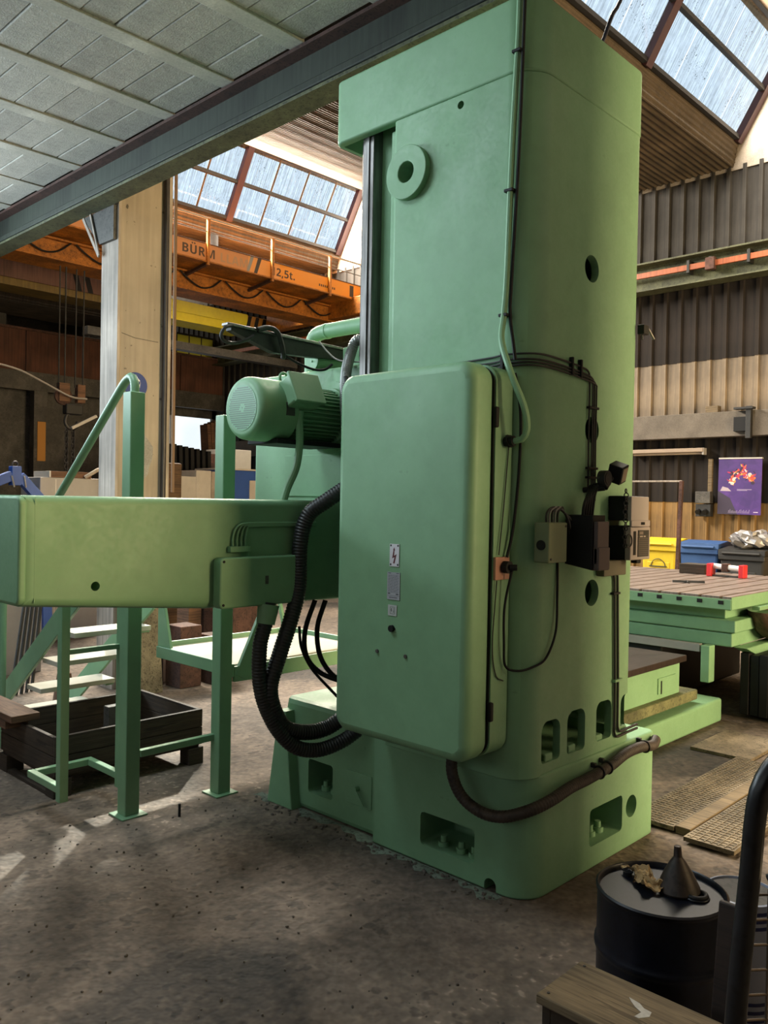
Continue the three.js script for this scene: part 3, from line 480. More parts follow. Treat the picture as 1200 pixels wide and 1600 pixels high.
{
  const d = thing('keypad_unit', 'pale keypad unit with dark key panel under the readout', 'keypad', [-1.78, 1.36, -3.48]);
  part('case', bx(CX, -1.782, 1.36, 1.512, -3.57, -3.40, 0.006), M.black, d); part('front', bx(-1.783, -1.755, 1.362, 1.508, -3.575, -3.39, 0.005), mat([0.42, 0.36, 0.34], { rough: 0.55 }), d);  // black case and pale front carry the unlit and the lit side
  const kt = canvasTex(128, 160, (g, w, h) => { g.fillStyle = '#2a2420'; g.fillRect(0, 0, w, h); g.fillStyle = '#8a7a72'; g.fillRect(14, 8, 44, 18); g.fillStyle = '#0b0a0a'; g.fillRect(64, 6, 56, 22); g.fillStyle = '#c0b2aa'; g.fillRect(18, 34, 36, 8); g.fillRect(64, 34, 24, 8); g.fillStyle = '#5c5049'; for (let r = 0; r < 9; r++) for (let c = 0; c < 7; c++) g.fillRect(8 + c * 16, 48 + r * 12, 12, 7); });
  const o = new THREE.Mesh(new THREE.BoxGeometry(0.004, 0.118, 0.10).translate(-1.754 + 1.78, 1.435 - 1.36, -3.505 + 3.48), mat([0.8, 0.8, 0.8], { rough: 0.5, map: kt })); o.name = 'key_panel'; o.castShadow = o.receiveShadow = true; d.add(o);
  part('slot', bx(-1.756, -1.752, 1.385, 1.49, -3.435, -3.415, 0.001), M.black, d); part('foot', bx(-1.80, -1.77, 1.345, 1.362, -3.52, -3.48, 0.003), M.black, d);
  part('bracket', bx(CX, -1.83, 1.29, 1.36, -3.50, -3.30, 0.005), mat([0.12, 0.11, 0.07], { rough: 0.6 }), d);
}
{
  const l = thing('inspection_lamp', 'small black swivel lamp above the readout boxes', 'lamp', [-1.8, 1.65, -3.2]);
  part('arm', [cyl([CX, 1.665, -3.18], [-1.78, 1.675, -3.2], 0.012, 10), cyl([-1.78, 1.675, -3.2], [-1.775, 1.72, -3.24], 0.014, 10)], M.black, l);
  part('swivel', [cyl([-1.80, 1.715, -3.20], [-1.765, 1.715, -3.20], 0.034, 20), cyl([-1.766, 1.715, -3.20], [-1.762, 1.715, -3.20], 0.026, 20)], M.dark, l);
  const hd = bx(-0.03, 0.034, -0.04, 0.04, -0.03, 0.03, 0.004).applyMatrix4(new THREE.Matrix4().makeRotationZ(-0.35)).applyMatrix4(new THREE.Matrix4().makeRotationX(0.3)).translate(-1.765, 1.742, -3.275);
  part('head', hd, M.black, l);
  part('label_strip', bx(-0.001, 0.002, -0.03, 0.03, -0.02, 0.02, 0).applyMatrix4(new THREE.Matrix4().makeRotationZ(-0.35)).applyMatrix4(new THREE.Matrix4().makeRotationX(0.3)).translate(-1.731, 1.731, -3.275), mat([0.35, 0.28, 0.2], { rough: 0.6 }), l);
}
{ // chain hanging before the readout
  const c = thing('steel_chain', 'short dark chain hanging in front of the black boxes', 'chain', [-1.74, 1.4, -3.33]);
  for (let k = 0; k < 14; k++) part('link', new THREE.TorusGeometry(0.009, 0.0025, 6, 12).applyMatrix4(new THREE.Matrix4().makeRotationY(k % 2 ? 0.2 : 1.7)).translate(-1.735 + 0.002 * Math.sin(k), 1.665 - k * 0.018, -3.30), M.steelDark, c);
  part('ring', new THREE.TorusGeometry(0.028, 0.003, 6, 24).applyMatrix4(RY90).translate(-1.735, 1.45, -3.335), M.steelDark, c);
}
{
  const c = thing('limit_switch', 'small black switch with steel lever high on the column edge', 'switch', [-1.86, 2.4, -3.66]);
  part('body', bx(CX, -1.835, 2.40, 2.445, -3.68, -3.63, 0.004), M.black, c); part('lever', bar([-1.84, 2.43, -3.68], [-1.83, 2.385, -3.72], 0.014, 0.008), M.steel, c); part('lever', bar([-1.85, 2.40, -3.64], [-1.85, 2.375, -3.645], 0.008), M.steelDark, c);
}
solo('power_cable', 'dark blue cable rising from the column head past the rooflight', 'cable', tube([[-1.93, 3.6, -3.30], [-1.91, 3.651, -3.331], [-1.9, 3.744, -3.367], [-1.9, 3.80, -3.40], [-1.9, 3.85, -3.44], [-1.9, 3.95, -3.48], [-1.9, 4.3, -3.5]], 0.009, { n: 30, rad: 8 }), mat([0.012, 0.014, 0.03], { rough: 0.5 }));
// ------------------------------------------------------------------ headstock, motor and ram housing
{
  const h = thing('headstock', 'green headstock casting between the motor and the guide rail', 'headstock', [-3.35, 1.1, -3.3]);
  part('housing', bx(-3.83, -2.885, 1.1, 2.285, -2.92, -3.95, 0.025), M.green, h);
  part('cover_plate', bx(-3.55, -3.0, 1.62, 1.84, -2.925, -2.912, 0.004), M.green, h);
  part('cylinder', [cyl([-3.36, 2.335, -3.2], [-3.36, 2.335, -2.93], 0.048, 20), cyl([-3.36, 2.335, -2.93], [-3.36, 2.335, -2.925], 0.006, 8)], M.green, h);
  part('valve_block', [bx(-3.2, -3.02, 2.28, 2.40, -3.25, -3.0, 0.01), bx(-3.06, -2.98, 2.3, 2.38, -3.05, -2.98, 0.008)], M.green, h);
  part('upper_pipe', smooth(tube([[-3.784, 2.25, -3.3], [-3.784, 2.40, -3.3], [-3.784, 2.50, -3.3], [-3.765, 2.565, -3.3], [-3.70, 2.588, -3.3], [-3.55, 2.59, -3.3], [-3.2, 2.585, -3.3], [-2.95, 2.58, -3.3]], 0.043, { n: 60, rad: 16 })), M.green, h);
  part('pipe_collar', cyl([-3.66, 2.59, -3.3], [-3.64, 2.59, -3.3], 0.046, 18), M.green, h);
}
{
  const m = thing('electric_motor', 'green finned electric motor with perforated fan cowl on the headstock', 'motor', [-3.15, 1.85, -2.65]);
  const X = -3.15, Y = 2.02, prof = [[0.001, 0], [0.118, 0], [0.135, 0.006], [0.145, 0.022], [0.148, 0.05], [0.148, 0.215], [0.142, 0.22]];
  const lathe = (p, z) => new THREE.LatheGeometry(p.map(q => new THREE.Vector2(...q)), 44).applyMatrix4(new THREE.Matrix4().makeRotationX(-Math.PI / 2)).translate(X, Y, z);
  part('fan_cowl', smooth(lathe(prof, -2.33), 0.7), M.green, m);
  const gt = canvasTex(512, 512, (g, w) => { g.fillStyle = '#cfd6d0'; g.fillRect(0, 0, w, w); g.fillStyle = '#060c08'; for (let r = 0; r < 22; r++) for (let c = 0; c < 22; c++) { const x = 12 + c * 23.5 + (r % 2) * 11.7, y = 12 + r * 23.5, d = Math.hypot(x - 256, y - 256); if (d < 244 && d > 48) { g.beginPath(); g.arc(x, y, 8, 0, 7); g.fill(); } } g.beginPath(); g.arc(256, 256, 7, 0, 7); g.fill(); });
  const gr = new THREE.Mesh(new THREE.CircleGeometry(0.106, 40).translate(0, Y - 1.85, -2.3285 + 2.65), mat([0.24, 0.5, 0.3], { rough: 0.5, map: gt })); gr.name = 'fan_grille'; gr.castShadow = gr.receiveShadow = true; m.add(gr);
  part('stator', cyl([X, Y, -2.53], [X, Y, -2.86], 0.118, 32), M.green, m);
  for (let k = 0; k < 40; k++) { const a = k / 40 * Math.PI * 2, c = Math.cos(a), s = Math.sin(a); part('cooling_fin', bar([X + c * 0.127, Y + s * 0.127, -2.55], [X + c * 0.127, Y + s * 0.127, -2.85], 0.02, 0.004, 0).clone().applyMatrix4(new THREE.Matrix4().makeTranslation(-X - c * 0.127, -Y - s * 0.127, 0)).applyMatrix4(new THREE.Matrix4().makeRotationZ(a)).translate(X + c * 0.127, Y + s * 0.127, 0), M.green, m); }
  part('flange', [cyl([X, Y, -2.85], [X, Y, -2.875], 0.15, 36), cyl([X, Y, -2.875], [X, Y, -2.92], 0.185, 40)], M.green, m);
  for (const a of [0.5, 2.3, 4.0, 5.6]) part('flange_bolt', cyl([X + 0.162 * Math.cos(a), Y + 0.162 * Math.sin(a), -2.875], [X + 0.162 * Math.cos(a), Y + 0.162 * Math.sin(a), -2.85], 0.016, 6), M.green, m);
  part('lifting_eye', [new THREE.TorusGeometry(0.024, 0.007, 8, 20).applyMatrix4(RY90).translate(X, Y + 0.165, -2.57), cyl([X, Y + 0.12, -2.57], [X, Y + 0.145, -2.57], 0.014, 10)], M.green, m);
  const tb = new THREE.Matrix4().makeRotationZ(0.45).setPosition(X + 0.118, Y + 0.07, -2.56);
  const t = part('terminal_box', bx(-0.02, 0.075, -0.07, 0.07, -0.085, 0.085, 0.012).applyMatrix4(tb), M.green, m);
  part('box_lid', bx(0.062, 0.08, -0.078, 0.078, -0.092, 0.092, 0.005).applyMatrix4(tb), M.green, t);
  part('gland', cyl([X + 0.13, Y - 0.035, -2.56], [X + 0.135, Y + 0.0, -2.56], 0.02, 12), M.green, t);
  part('motor_foot', bx(X - 0.13, X + 0.1, 1.862, 1.885, -2.86, -2.46, 0.004), M.black, m);
  part('name_plate', bx(X + 0.143, X + 0.149, Y - 0.03, Y + 0.03, -2.52, -2.47, 0.001), M.greyDark, m);
}
solo('motor_conduit', 'green bent conduit from the motor terminal box down to the ram housing', 'conduit', smooth(tube([[-3.02, 1.985, -2.56], [-3.02, 1.93, -2.565], [-3.025, 1.85, -2.57], [-3.035, 1.75, -2.56], [-3.05, 1.66, -2.525], [-3.06, 1.60, -2.51]], 0.018, { n: 30, rad: 10 })), M.green);
{
  const r = thing('ram_housing', 'long horizontal green ram housing reaching to the left edge', 'ram housing', [-3.2, 1.13, -2.0]);
  const outline = [[1.268, 1.197], [2.06, 1.128], [2.94, 1.115], [2.94, 1.6], [1.268, 1.6]];
  part('body', cut(smooth(poly(outline, 0.46, 0.035).applyMatrix4(RY90).translate(-3.46, 0, 0), 0.9), [cyl([-2.9, 1.257, -1.545], [-3.40, 1.257, -1.545], 0.018, 24)]), M.green, r);
  part('end_cover', smooth(exs(rrect(-3.455, -3.005, 1.202, 1.597, 0.03), 0.03, 0.01).translate(0, 0, -1.285), 0.9), M.green, r);
  part('seam', bx(-3.003, -2.9995, 1.21, 1.59, -1.312, -1.309, 0), M.green, r);
  const j = part('panel_box', smooth(exs(rrect(2.078, 2.548, 1.13, 1.348, 0.022), 0.055, 0.008).applyMatrix4(RY90).translate(-3.0, 0, 0), 0.9), M.green, r);
  for (const [z, y] of [[-2.095, 1.147], [-2.095, 1.332], [-2.53, 1.147], [-2.53, 1.332]]) part('screw', cyl([-2.946, y, z], [-2.942, y, z], 0.006, 8), M.black, j);
  part('rating_plate', bx(-2.9455, -2.943, 1.225, 1.262, -2.335, -2.318, 0), M.greyDark, j);
  const t = part('terminal_strip', bx(-3.0, -2.975, 1.368, 1.394, -2.26, -2.15, 0.003), M.green, r);
  for (let k = 0; k < 4; k++) part('oil_line', tube([[-2.988, 1.39, -2.172 - k * 0.022], [-2.99, 1.43, -2.172 - k * 0.022], [-2.99, 1.475, -2.19 - k * 0.02], [-2.99, 1.492 - k * 0.004, -2.24 - k * 0.01], [-2.99, 1.494 - k * 0.004, -2.4], [-2.99, 1.494 - k * 0.004, -2.65]], 0.0055, { n: 36, rad: 6 }), M.green, t);
}
// ------------------------------------------------------------------ boom with cables above the motor, hoses under the ram
{
  const b = thing('cable_boom', 'dark steel boom with looped cables above the motor', 'boom', [-3.3, 2.3, -2.9]);
  part('bar', [bar([-3.3, 2.425, -2.33], [-3.3, 2.405, -3.55], 0.05, 0.014, 0.003)], M.steel, b);
  part('tray', poly([[2.36, 2.40], [2.62, 2.33], [2.86, 2.34], [3.5, 2.39], [3.5, 2.41], [2.36, 2.415]], 0.04).applyMatrix4(RY90).translate(-3.33, 0, 0), M.dark, b);
  part('cable_loop', tube([[-3.28, 2.42, -2.36], [-3.27, 2.40, -2.31], [-3.27, 2.36, -2.29], [-3.27, 2.335, -2.32], [-3.27, 2.34, -2.38], [-3.27, 2.37, -2.45], [-3.27, 2.39, -2.48]], 0.008, { n: 40 }), M.dark, b);
  part('cable_wrap', tube([[-3.27, 2.42, -2.50], [-3.27, 2.44, -2.56], [-3.26, 2.43, -2.61], [-3.26, 2.38, -2.64], [-3.265, 2.32, -2.66], [-3.28, 2.31, -2.67]], 0.013, { n: 40 }), M.dark, b);
  part('hanging_cable', tube([[-3.28, 2.33, -2.66], [-3.25, 2.29, -2.74], [-3.22, 2.265, -2.82], [-3.2, 2.27, -2.88], [-3.19, 2.30, -2.92]], 0.007, { n: 30 }), M.black, b);
  part('pale_wire', tube([[-3.25, 2.42, -2.88], [-3.2, 2.36, -2.9], [-3.15, 2.32, -2.92], [-3.05, 2.30, -2.93], [-2.92, 2.29, -2.93]], 0.004, { n: 24, rad: 6 }), M.grey, b);
}
solo('spiral_hose', 'grey armoured hose arching over the headstock beside the cabinet', 'hose', smooth(tube([[-2.87, 1.7, -2.74], [-2.89, 1.9, -2.75], [-2.95, 2.1, -2.79], [-3.02, 2.24, -2.86], [-3.06, 2.35, -2.93], [-3.04, 2.41, -2.95], [-2.97, 2.40, -2.97], [-2.93, 2.33, -3.0]], 0.026, { rad: 12, rib: 0.08, pitch: 0.012 }), 1.2), mat([0.22, 0.23, 0.22], { rough: 0.4, metal: 0.4 }));
solo('side_cable', 'thin black cables running down the cabinet edge from the headstock', 'cable', tube([[-2.96, 2.2, -2.80], [-2.84, 2.0, -2.74], [-2.79, 1.85, -2.72], [-2.79, 1.7, -2.72], [-2.83, 1.6, -2.72]], 0.012, { n: 40 }), M.black);
const hoseLabel = ['black corrugated hose in a long loop from the ram housing to the base', 'black corrugated hose hanging from the panel box, outer of the two loops'];
solo('machine_hose', hoseLabel[0], 'hose', smooth(tube([[-2.80, 1.66, -2.66], [-2.86, 1.60, -2.60], [-2.93, 1.53, -2.55], [-2.955, 1.40, -2.525], [-2.955, 1.2, -2.52], [-2.95, 1.06, -2.475], [-2.95, 0.9, -2.41], [-2.95, 0.76, -2.36], [-2.95, 0.65, -2.385], [-2.95, 0.56, -2.45], [-2.93, 0.525, -2.55], [-2.90, 0.53, -2.65], [-2.85, 0.58, -2.72]], 0.036, { rad: 14, rib: 0.05, pitch: 0.014 }), 1.2), M.hose);
solo('machine_hose', hoseLabel[1], 'hose', smooth(tube([[-2.96, 1.14, -2.35], [-2.96, 1.05, -2.335], [-2.965, 0.95, -2.31], [-2.965, 0.8, -2.31], [-2.96, 0.68, -2.34], [-2.94, 0.56, -2.40], [-2.91, 0.475, -2.48], [-2.87, 0.45, -2.58], [-2.82, 0.48, -2.68], [-2.78, 0.53, -2.75]], 0.033, { rad: 14, rib: 0.05, pitch: 0.014 }), 1.2), M.hose);
solo('hose_connector', 'green hose fitting under the panel box of the ram', 'fitting', [cyl([-2.96, 1.045, -2.335], [-2.96, 1.13, -2.35], 0.042, 14, 0.05)], M.green);
const thinPts = [[[-3.02, 1.12, -2.68], [-3.03, 0.98, -2.63], [-3.02, 0.86, -2.63], [-2.98, 0.78, -2.68], [-2.9, 0.74, -2.75], [-2.8, 0.74, -2.8]], [[-2.99, 1.12, -2.72], [-3.0, 0.99, -2.68], [-2.99, 0.86, -2.69], [-2.95, 0.77, -2.73], [-2.88, 0.73, -2.77], [-2.8, 0.72, -2.82]], [[-3.04, 1.0, -2.6], [-3.02, 0.9, -2.6], [-2.99, 0.8, -2.64], [-2.95, 0.7, -2.72], [-2.9, 0.62, -2.78]]];
const thinLab = ['thin black cable left of the pair sagging behind the big hoses', 'thin black cable right of the pair sagging behind the big hoses', 'thinnest black cable crossing the others down to the base'];
thinPts.forEach((p, i) => solo('control_cable', thinLab[i], 'cable', tube(p, [0.012, 0.012, 0.007][i], { n: 40 }), M.black));
// ------------------------------------------------------------------ operator platform, stairs and rails
{
  const p = thing('operator_platform', 'green tray platform with pale floor hung behind the posts', 'platform', [-4.1, 0.63, -3.2]);
  part('floor_plate', bx(-4.48, -3.76, 0.672, 0.69, -3.74, -2.735, 0.002), M.tread, p);
  part('rim', bx(-4.5, -3.73, 0.63, 0.70, -2.735, -2.715, 0.004), M.frame, p); part('rim', bx(-4.5, -3.73, 0.63, 0.72, -3.76, -3.74, 0.004), M.frame, p);
  part('rim', bx(-3.75, -3.73, 0.60, 0.685, -3.74, -2.735, 0.004), M.frame, p); part('rim', bx(-4.5, -4.48, 0.63, 0.72, -3.74, -2.735, 0.004), M.frame, p);
  part('gusset', poly([[-4.50, 0.70], [-4.36, 0.70], [-4.48, 1.1], [-4.50, 1.1]], 0.02, 0.003).translate(0, 0, -2.745), M.frame, p);
  part('hanger', bar([-3.74, 0.62, -2.78], [-3.74, 1.12, -3.03], 0.025, 0.085, 0.004), M.frame, p);
  part('hanger', bar([-4.45, 0.69, -3.70], [-4.3, 1.15, -3.72], 0.03, 0.03), M.frame, p); part('hanger', bar([-4.45, 0.69, -3.68], [-4.35, 1.12, -3.5], 0.03, 0.02), M.frame, p);
}
{
  const s = thing('steel_stair', 'green steel stair with pale grating treads behind the ram housing', 'stair', [-5.1, 0, -2.5]);
  for (const z of [-2.26, -2.79]) part('stringer', bar([-5.93, 0.03, z], [-4.30, 1.25, z], 0.13, 0.02, 0.003).clone(), M.frame, s);
  for (const [x, y] of [[-5.47, 0.2], [-5.2, 0.4], [-4.98, 0.6], [-4.76, 0.8]]) { const t = part('tread', bx(x - 0.10, x + 0.10, y - 0.03, y, -2.775, -2.275, 0.003), M.tread, s); part('bracket', bx(x - 0.08, x + 0.08, y - 0.045, y - 0.03, -2.775, -2.72, 0.002), M.frame, t); }
}
{
  const r = thing('guard_rail', 'green square posts with sloping tube handrail in front of the stair', 'rail', [-3.85, 0, -2.3]);
  part('post', bx(-3.86, -3.78, 0.006, 2.125, -2.2, -2.12, 0.006), M.frame, r); part('post', bx(-3.81, -3.73, 0.006, 2.05, -2.72, -2.64, 0.006), M.frame, r);
  part('foot_plate', bx(-3.89, -3.75, 0, 0.008, -2.23, -2.09, 0.002), M.frame, r); part('foot_plate', bx(-3.84, -3.70, 0, 0.008, -2.75, -2.61, 0.002), M.green, r);
  part('slim_post', bx(-3.90, -3.855, 0.13, 1.15, -1.862, -1.818, 0.004), M.frame, r); part('slim_post', bx(-3.90, -3.858, 0.13, 1.15, -2.165, -2.125, 0.004), M.frame, r);
  part('rung', bx(-3.89, -3.865, 0.835, 0.86, -2.13, -1.86, 0.004), M.frame, r); part('lower_rail', bx(-3.81, -3.775, 0.29, 0.325, -2.645, -2.2, 0.004), M.frame, r);
  part('toe_bar', bx(-4.235, -3.90, 0.165, 0.2, -1.86, -1.825, 0.004), M.frame, r); part('toe_bar', bx(-4.235, -4.2, 0.165, 0.2, -2.17, -1.86, 0.004), M.frame, r); part('toe_bar', bx(-4.2, -3.90, 0.165, 0.2, -2.17, -2.135, 0.004), M.frame, r);
  part('handrail', smooth(tube([[-3.815, 2.10, -2.16], [-3.815, 2.16, -2.16], [-3.83, 2.195, -2.16], [-3.86, 2.205, -2.16], [-3.90, 2.19, -2.16], [-3.95, 2.155, -2.16], [-4.2, 1.952, -2.16], [-4.6, 1.628, -2.16], [-5.0, 1.304, -2.16], [-5.33, 1.035, -2.16], [-5.385, 0.97, -2.16], [-5.395, 0.85, -2.16], [-5.395, 0.5, -2.16], [-5.395, 0.0, -2.16]], 0.022, { n: 120, rad: 12, tension: 0.3 })), M.frame, r);
}
// ------------------------------------------------------------------ wooden crate under the stair
{
  const c = thing('pallet_crate', 'dark wooden crate with steel offcuts under the stair', 'crate', [-4.62, 0, -2.45]);
  const y0 = 0.115, y1 = 0.33;
  const panel = (a, b, z0, z1, n, top = y1) => { const h = (top - y0) / n; for (let k = 0; k < n; k++) part('side_board', bx(a, b, y0 + k * h + 0.001, y0 + (k + 1) * h - 0.002, z0, z1, 0.003), M.woodDark, c); };
  panel(-4.295, -4.27, -2.90, -1.985, 2); panel(-4.97, -4.945, -2.90, -1.985, 2); panel(-4.945, -4.295, -2.90, -2.875, 2); panel(-4.945, -4.295, -2.01, -1.985, 2, 0.325);
  part('divider', bx(-4.94, -4.70, 0.30, 0.345, -2.03, -1.90, 0.003), M.woodRed, c);
  part('floor_board', bx(-4.95, -4.29, 0.10, 0.117, -2.89, -1.99, 0.002), M.woodDark, c);
  for (const [x, z] of [[-4.92, -2.86], [-4.92, -2.03], [-4.32, -2.86], [-4.32, -2.03]]) part('foot', bx(x - 0.05, x + 0.05, 0, 0.10, z - 0.05, z + 0.05, 0.003), M.woodDark, c);
  part('skid', bx(-4.97, -4.27, 0.0, 0.02, -2.03, -1.985, 0.002), M.woodDark, c);
}
const offcut = ['upright steel block standing in the crate', 'flat steel block near the crate middle', 'pale wood offcut in the crate corner', 'short steel bar lying behind the upright block', 'small light block at the far crate side'];
[[bx(-4.62, -4.56, 0.118, 0.36, -2.52, -2.44, 0.006).translate(0, 0, 0), M.greyDark], [bx(-4.55, -4.40, 0.118, 0.245, -2.42, -2.22, 0.006), M.greyDark], [bx(-4.72, -4.60, 0.118, 0.20, -2.2, -2.08, 0.004), M.wood], [bx(-4.55, -4.47, 0.118, 0.22, -2.72, -2.56, 0.006), M.steelDark], [bx(-4.80, -4.72, 0.118, 0.24, -2.7, -2.62, 0.005), M.cream]].forEach(([g, m], i) => solo('offcut', offcut[i], 'offcut', g, m, 'offcuts in the crate'));
solo('crate_plank', 'reddish plank laid across the crate end at the left edge', 'plank', bx(-5.25, -4.62, 0.345, 0.385, -2.06, -1.90, 0.004), M.woodRed);
solo('floor_pin', 'small black steel pin standing on the floor by the post', 'pin', cyl([-3.62, 0, -2.33], [-3.62, 0.065, -2.33], 0.007, 8), M.black);
// ------------------------------------------------------------------ machine bed and work table
{
  const b = thing('machine_bed', 'bright green bed of the boring mill behind the column with brown way cover', 'machine bed', [-3.1, 0, -5.2]);
  part('skirt', bx(-3.9, -2.49, 0, 0.175, -6.3, -4.0, 0.02), M.green, b); part('ledge', bx(-3.85, -2.55, 0.20, 0.275, -6.0, -4.0, 0.012), mat([0.24, 0.26, 0.13], { rough: 0.7, map: T.dirt }), b);
  part('neck', cut(bx(-3.8, -2.62, 0.16, 0.21, -6.0, -4.0, 0), [bx(-2.75, -2.5, 0.165, 0.205, -5.22, -4.95, 0)]), M.green, b);
  part('side_wall', bx(-3.8, -2.6, 0.27, 0.50, -5.8, -4.0, 0.01), M.green, b); part('way_cover', bx(-3.85, -2.56, 0.50, 0.545, -5.82, -4.0, 0.006), mat([0.085, 0.06, 0.055], { rough: 0.4, metal: 0.4, map: T.steel }), b);
  part('panel', bx(-2.602, -2.592, 0.31, 0.42, -5.72, -5.45, 0.003), M.green, b); part('slot', bx(-2.595, -2.589, 0.31, 0.40, -5.50, -5.485, 0), M.black, b);
}
{
  const t = thing('machine_table', 'large slotted work table with pinkish steel top and green rim', 'table', [-3.4, 0.5, -7.2]);
  const P = 0.159, x1 = -2.39;
  for (let k = 0; k < 13; k++) { const a = k ? x1 - 0.075 - P * (k - 1) - 0.011 : x1, b = x1 - 0.075 - P * k + 0.011; part('top_strip', bx(b, a, 0.905, 0.95, -8.42, -6.17, 0.003), M.table, t); }
  part('rim', bx(-4.43, x1 - 0.002, 0.855, 0.93, -6.175, -6.165, 0.002), M.green, t); part('body', bx(-4.42, x1 - 0.001, 0.85, 0.915, -8.42, -6.172, 0.004), M.green, t);
  part('side_rim', bx(x1 - 0.004, x1 + 0.004, 0.855, 0.945, -8.42, -6.17, 0.002), M.green, t);
  for (let k = 0; k < 5; k++) part('slot_end', bx(x1 - 0.075 - P * k - 0.02, x1 - 0.075 - P * k + 0.02, 0.89, 0.918, -6.166, -6.16, 0.002), M.black, t);
  part('saddle', bx(-4.3, -2.52, 0.755, 0.852, -8.2, -6.40, 0.01), M.green, t); part('lower_saddle', bx(-4.3, -2.42, 0.66, 0.755, -8.2, -6.34, 0.012), M.green, t); part('slide', bx(-4.3, -2.45, 0.55, 0.655, -8.1, -6.36, 0.012), M.green, t);
  part('apron', poly([[6.4, 0.55], [8.0, 0.55], [8.0, 0.34], [7.2, 0.36], [6.7, 0.45]], 0.1, 0.01).applyMatrix4(RY90).translate(-2.46, 0, 0), M.green, t);
  part('leg', bx(-2.64, -2.57, 0.28, 0.56, -6.34, -6.24, 0.008), M.green, t); part('way_wiper', bx(-3.4, -2.66, 0.50, 0.56, -6.32, -6.27, 0.004), M.grey, t);
  part('side_step', bx(x1 - 0.01, x1 + 0.05, 0.82, 0.85, -8.4, -6.6, 0.003), M.green, t);
  part('chip_guard', smooth(new THREE.SphereGeometry(0.42, 28, 10, 0, Math.PI * 2, Math.PI / 2, Math.PI / 2).applyMatrix4(new THREE.Matrix4().makeScale(0.5, 0.6, 1)).translate(-2.34, 0.80, -7.05)), mat([0.20, 0.11, 0.08], { rough: 0.6, map: T.dirt, side: THREE.DoubleSide }), t, { label: 'brown curved chip guard' });
  for (let k = 0; k < 16; k++) part('dark_pleat', bx(-2.44 + k * 0.07, -2.375 + k * 0.07, 0.03, 0.5 - (k % 2) * 0.012, -7.85, -6.5 - (k % 2) * 0.012, 0.006), M.black, t);  // pleated black block stands for the dark mass under the table
  part('undercarriage', bx(-4.0, -3.0, 0.05, 0.56, -8.0, -6.35, 0.02), M.black, t);  // black block for the dark space under the table
}
{
  const l = thing('spirit_level', 'white steel level bar with red ends lying on the slotted table', 'level', [-3.12, 0.95, -7.92]);
  part('bar', cyl([-3.26, 1.045, -7.95], [-2.98, 1.035, -7.90], 0.026, 14), M.white, l); part('middle', bx(-3.16, -3.10, 1.0, 1.075, -7.97, -7.89, 0.006), M.rust, l);
  for (const x of [-3.27, -2.97]) part('end_block', bx(x - 0.022, x + 0.022, 0.95, 1.07, -7.98, -7.87, 0.005), M.red, l); part('foot_bar', bx(-3.25, -2.99, 0.95, 0.965, -7.95, -7.9, 0.003), M.greyDark, l);
}
solo('tool_box', 'dark wooden box lying beside the red ended level', 'box', bx(-3.62, -3.36, 0.95, 1.045, -8.2, -8.0, 0.006), M.woodDark);
solo('table_key', 'small dark cross key lying on the slotted table top', 'tool', [bar([-3.2, 0.957, -6.95], [-2.98, 0.957, -7.1], 0.025, 0.012, 0.002), bar([-3.14, 0.958, -7.1], [-3.06, 0.958, -6.96], 0.02, 0.01, 0.002)], M.dark);
// ------------------------------------------------------------------ plates on the floor right of the column
{
  const grid = (x0, x1, z0, z1) => { const o = [bx(x0, x1, 0.012, 0.034, z0, z1, 0.002)], n1 = Math.round((x1 - x0) / 0.032), n2 = Math.round((z1 - z0) / 0.032); for (let i = 1; i < n1; i++) o.push(bx(x0 + i * 0.032 - 0.003, x0 + i * 0.032 + 0.003, 0.033, 0.037, z0 + 0.01, z1 - 0.01, 0)); for (let j = 1; j < n2; j++) o.push(bx(x0 + 0.01, x1 - 0.01, 0.033, 0.037, z0 + j * 0.032 - 0.003, z0 + j * 0.032 + 0.003, 0)); return o; };
  const p = (l, x0, x1, z0, z1) => { const t = thing('floor_plate', l, 'floor plate', [(x0 + x1) / 2, 0, (z0 + z1) / 2], 'ribbed floor plates'); const g = grid(x0, x1, z0, z1); part('sheet', g[0], M.plate, t); part('ribs', g.slice(1), M.plate, t, { kind: 'stuff' }); part('batten', bx(x0 + 0.02, x1 - 0.02, 0, 0.013, z0 + 0.05, z1 - 0.05, 0.001), M.black, t); };  // batten is black for the dark edge below the plate
  p('ribbed steel floor plate nearest the blue drum', -1.70, -1.46, -5.05, -3.87); p('ribbed steel floor plate between the plank and the bed', -2.02, -1.785, -5.35, -3.95);
  solo('floor_plank', 'narrow wooden plank between the two ribbed floor plates', 'plank', bx(-1.78, -1.705, 0, 0.04, -5.2, -3.96, 0.004), M.wood);
  solo('floor_board', 'wide worn board lying on the floor behind the ribbed plates', 'board', bx(-2.34, -1.95, 0, 0.022, -6.0, -5.4, 0.003), M.plate);
}
// ------------------------------------------------------------------ things along the back wall
{
  const r = thing('crane_runway', 'olive crane runway beam with orange conductor rail on the back wall', 'runway', [-9, 4.8, -11.8]);
  part('lower_flange', bx(-17, 6, 4.80, 4.82, -11.95, -11.66, 0.002), M.olive, r); part('web', bx(-17, 6, 4.82, 5.20, -11.85, -11.82, 0), M.olive, r); part('upper_flange', bx(-17, 6, 5.20, 5.225, -11.95, -11.66, 0.002), M.olive, r);
  part('conductor_rail', bx(-17, 6, 5.0, 5.08, -11.72, -11.68, 0.004), mat([0.55, 0.14, 0.04], { rough: 0.5, map: T.streak }), r, { label: 'orange conductor rail' });
  for (const x of [-7.0, -5.25, -4.93, -4.4, -3.2]) part('holder', bx(x - 0.02, x + 0.02, 4.96, 5.14, -11.82, -11.67, 0.003), M.dark, r);
  part('joint_clamp', bx(-4.99, -4.86, 4.95, 5.12, -11.73, -11.64, 0.006), M.rust, r);
}
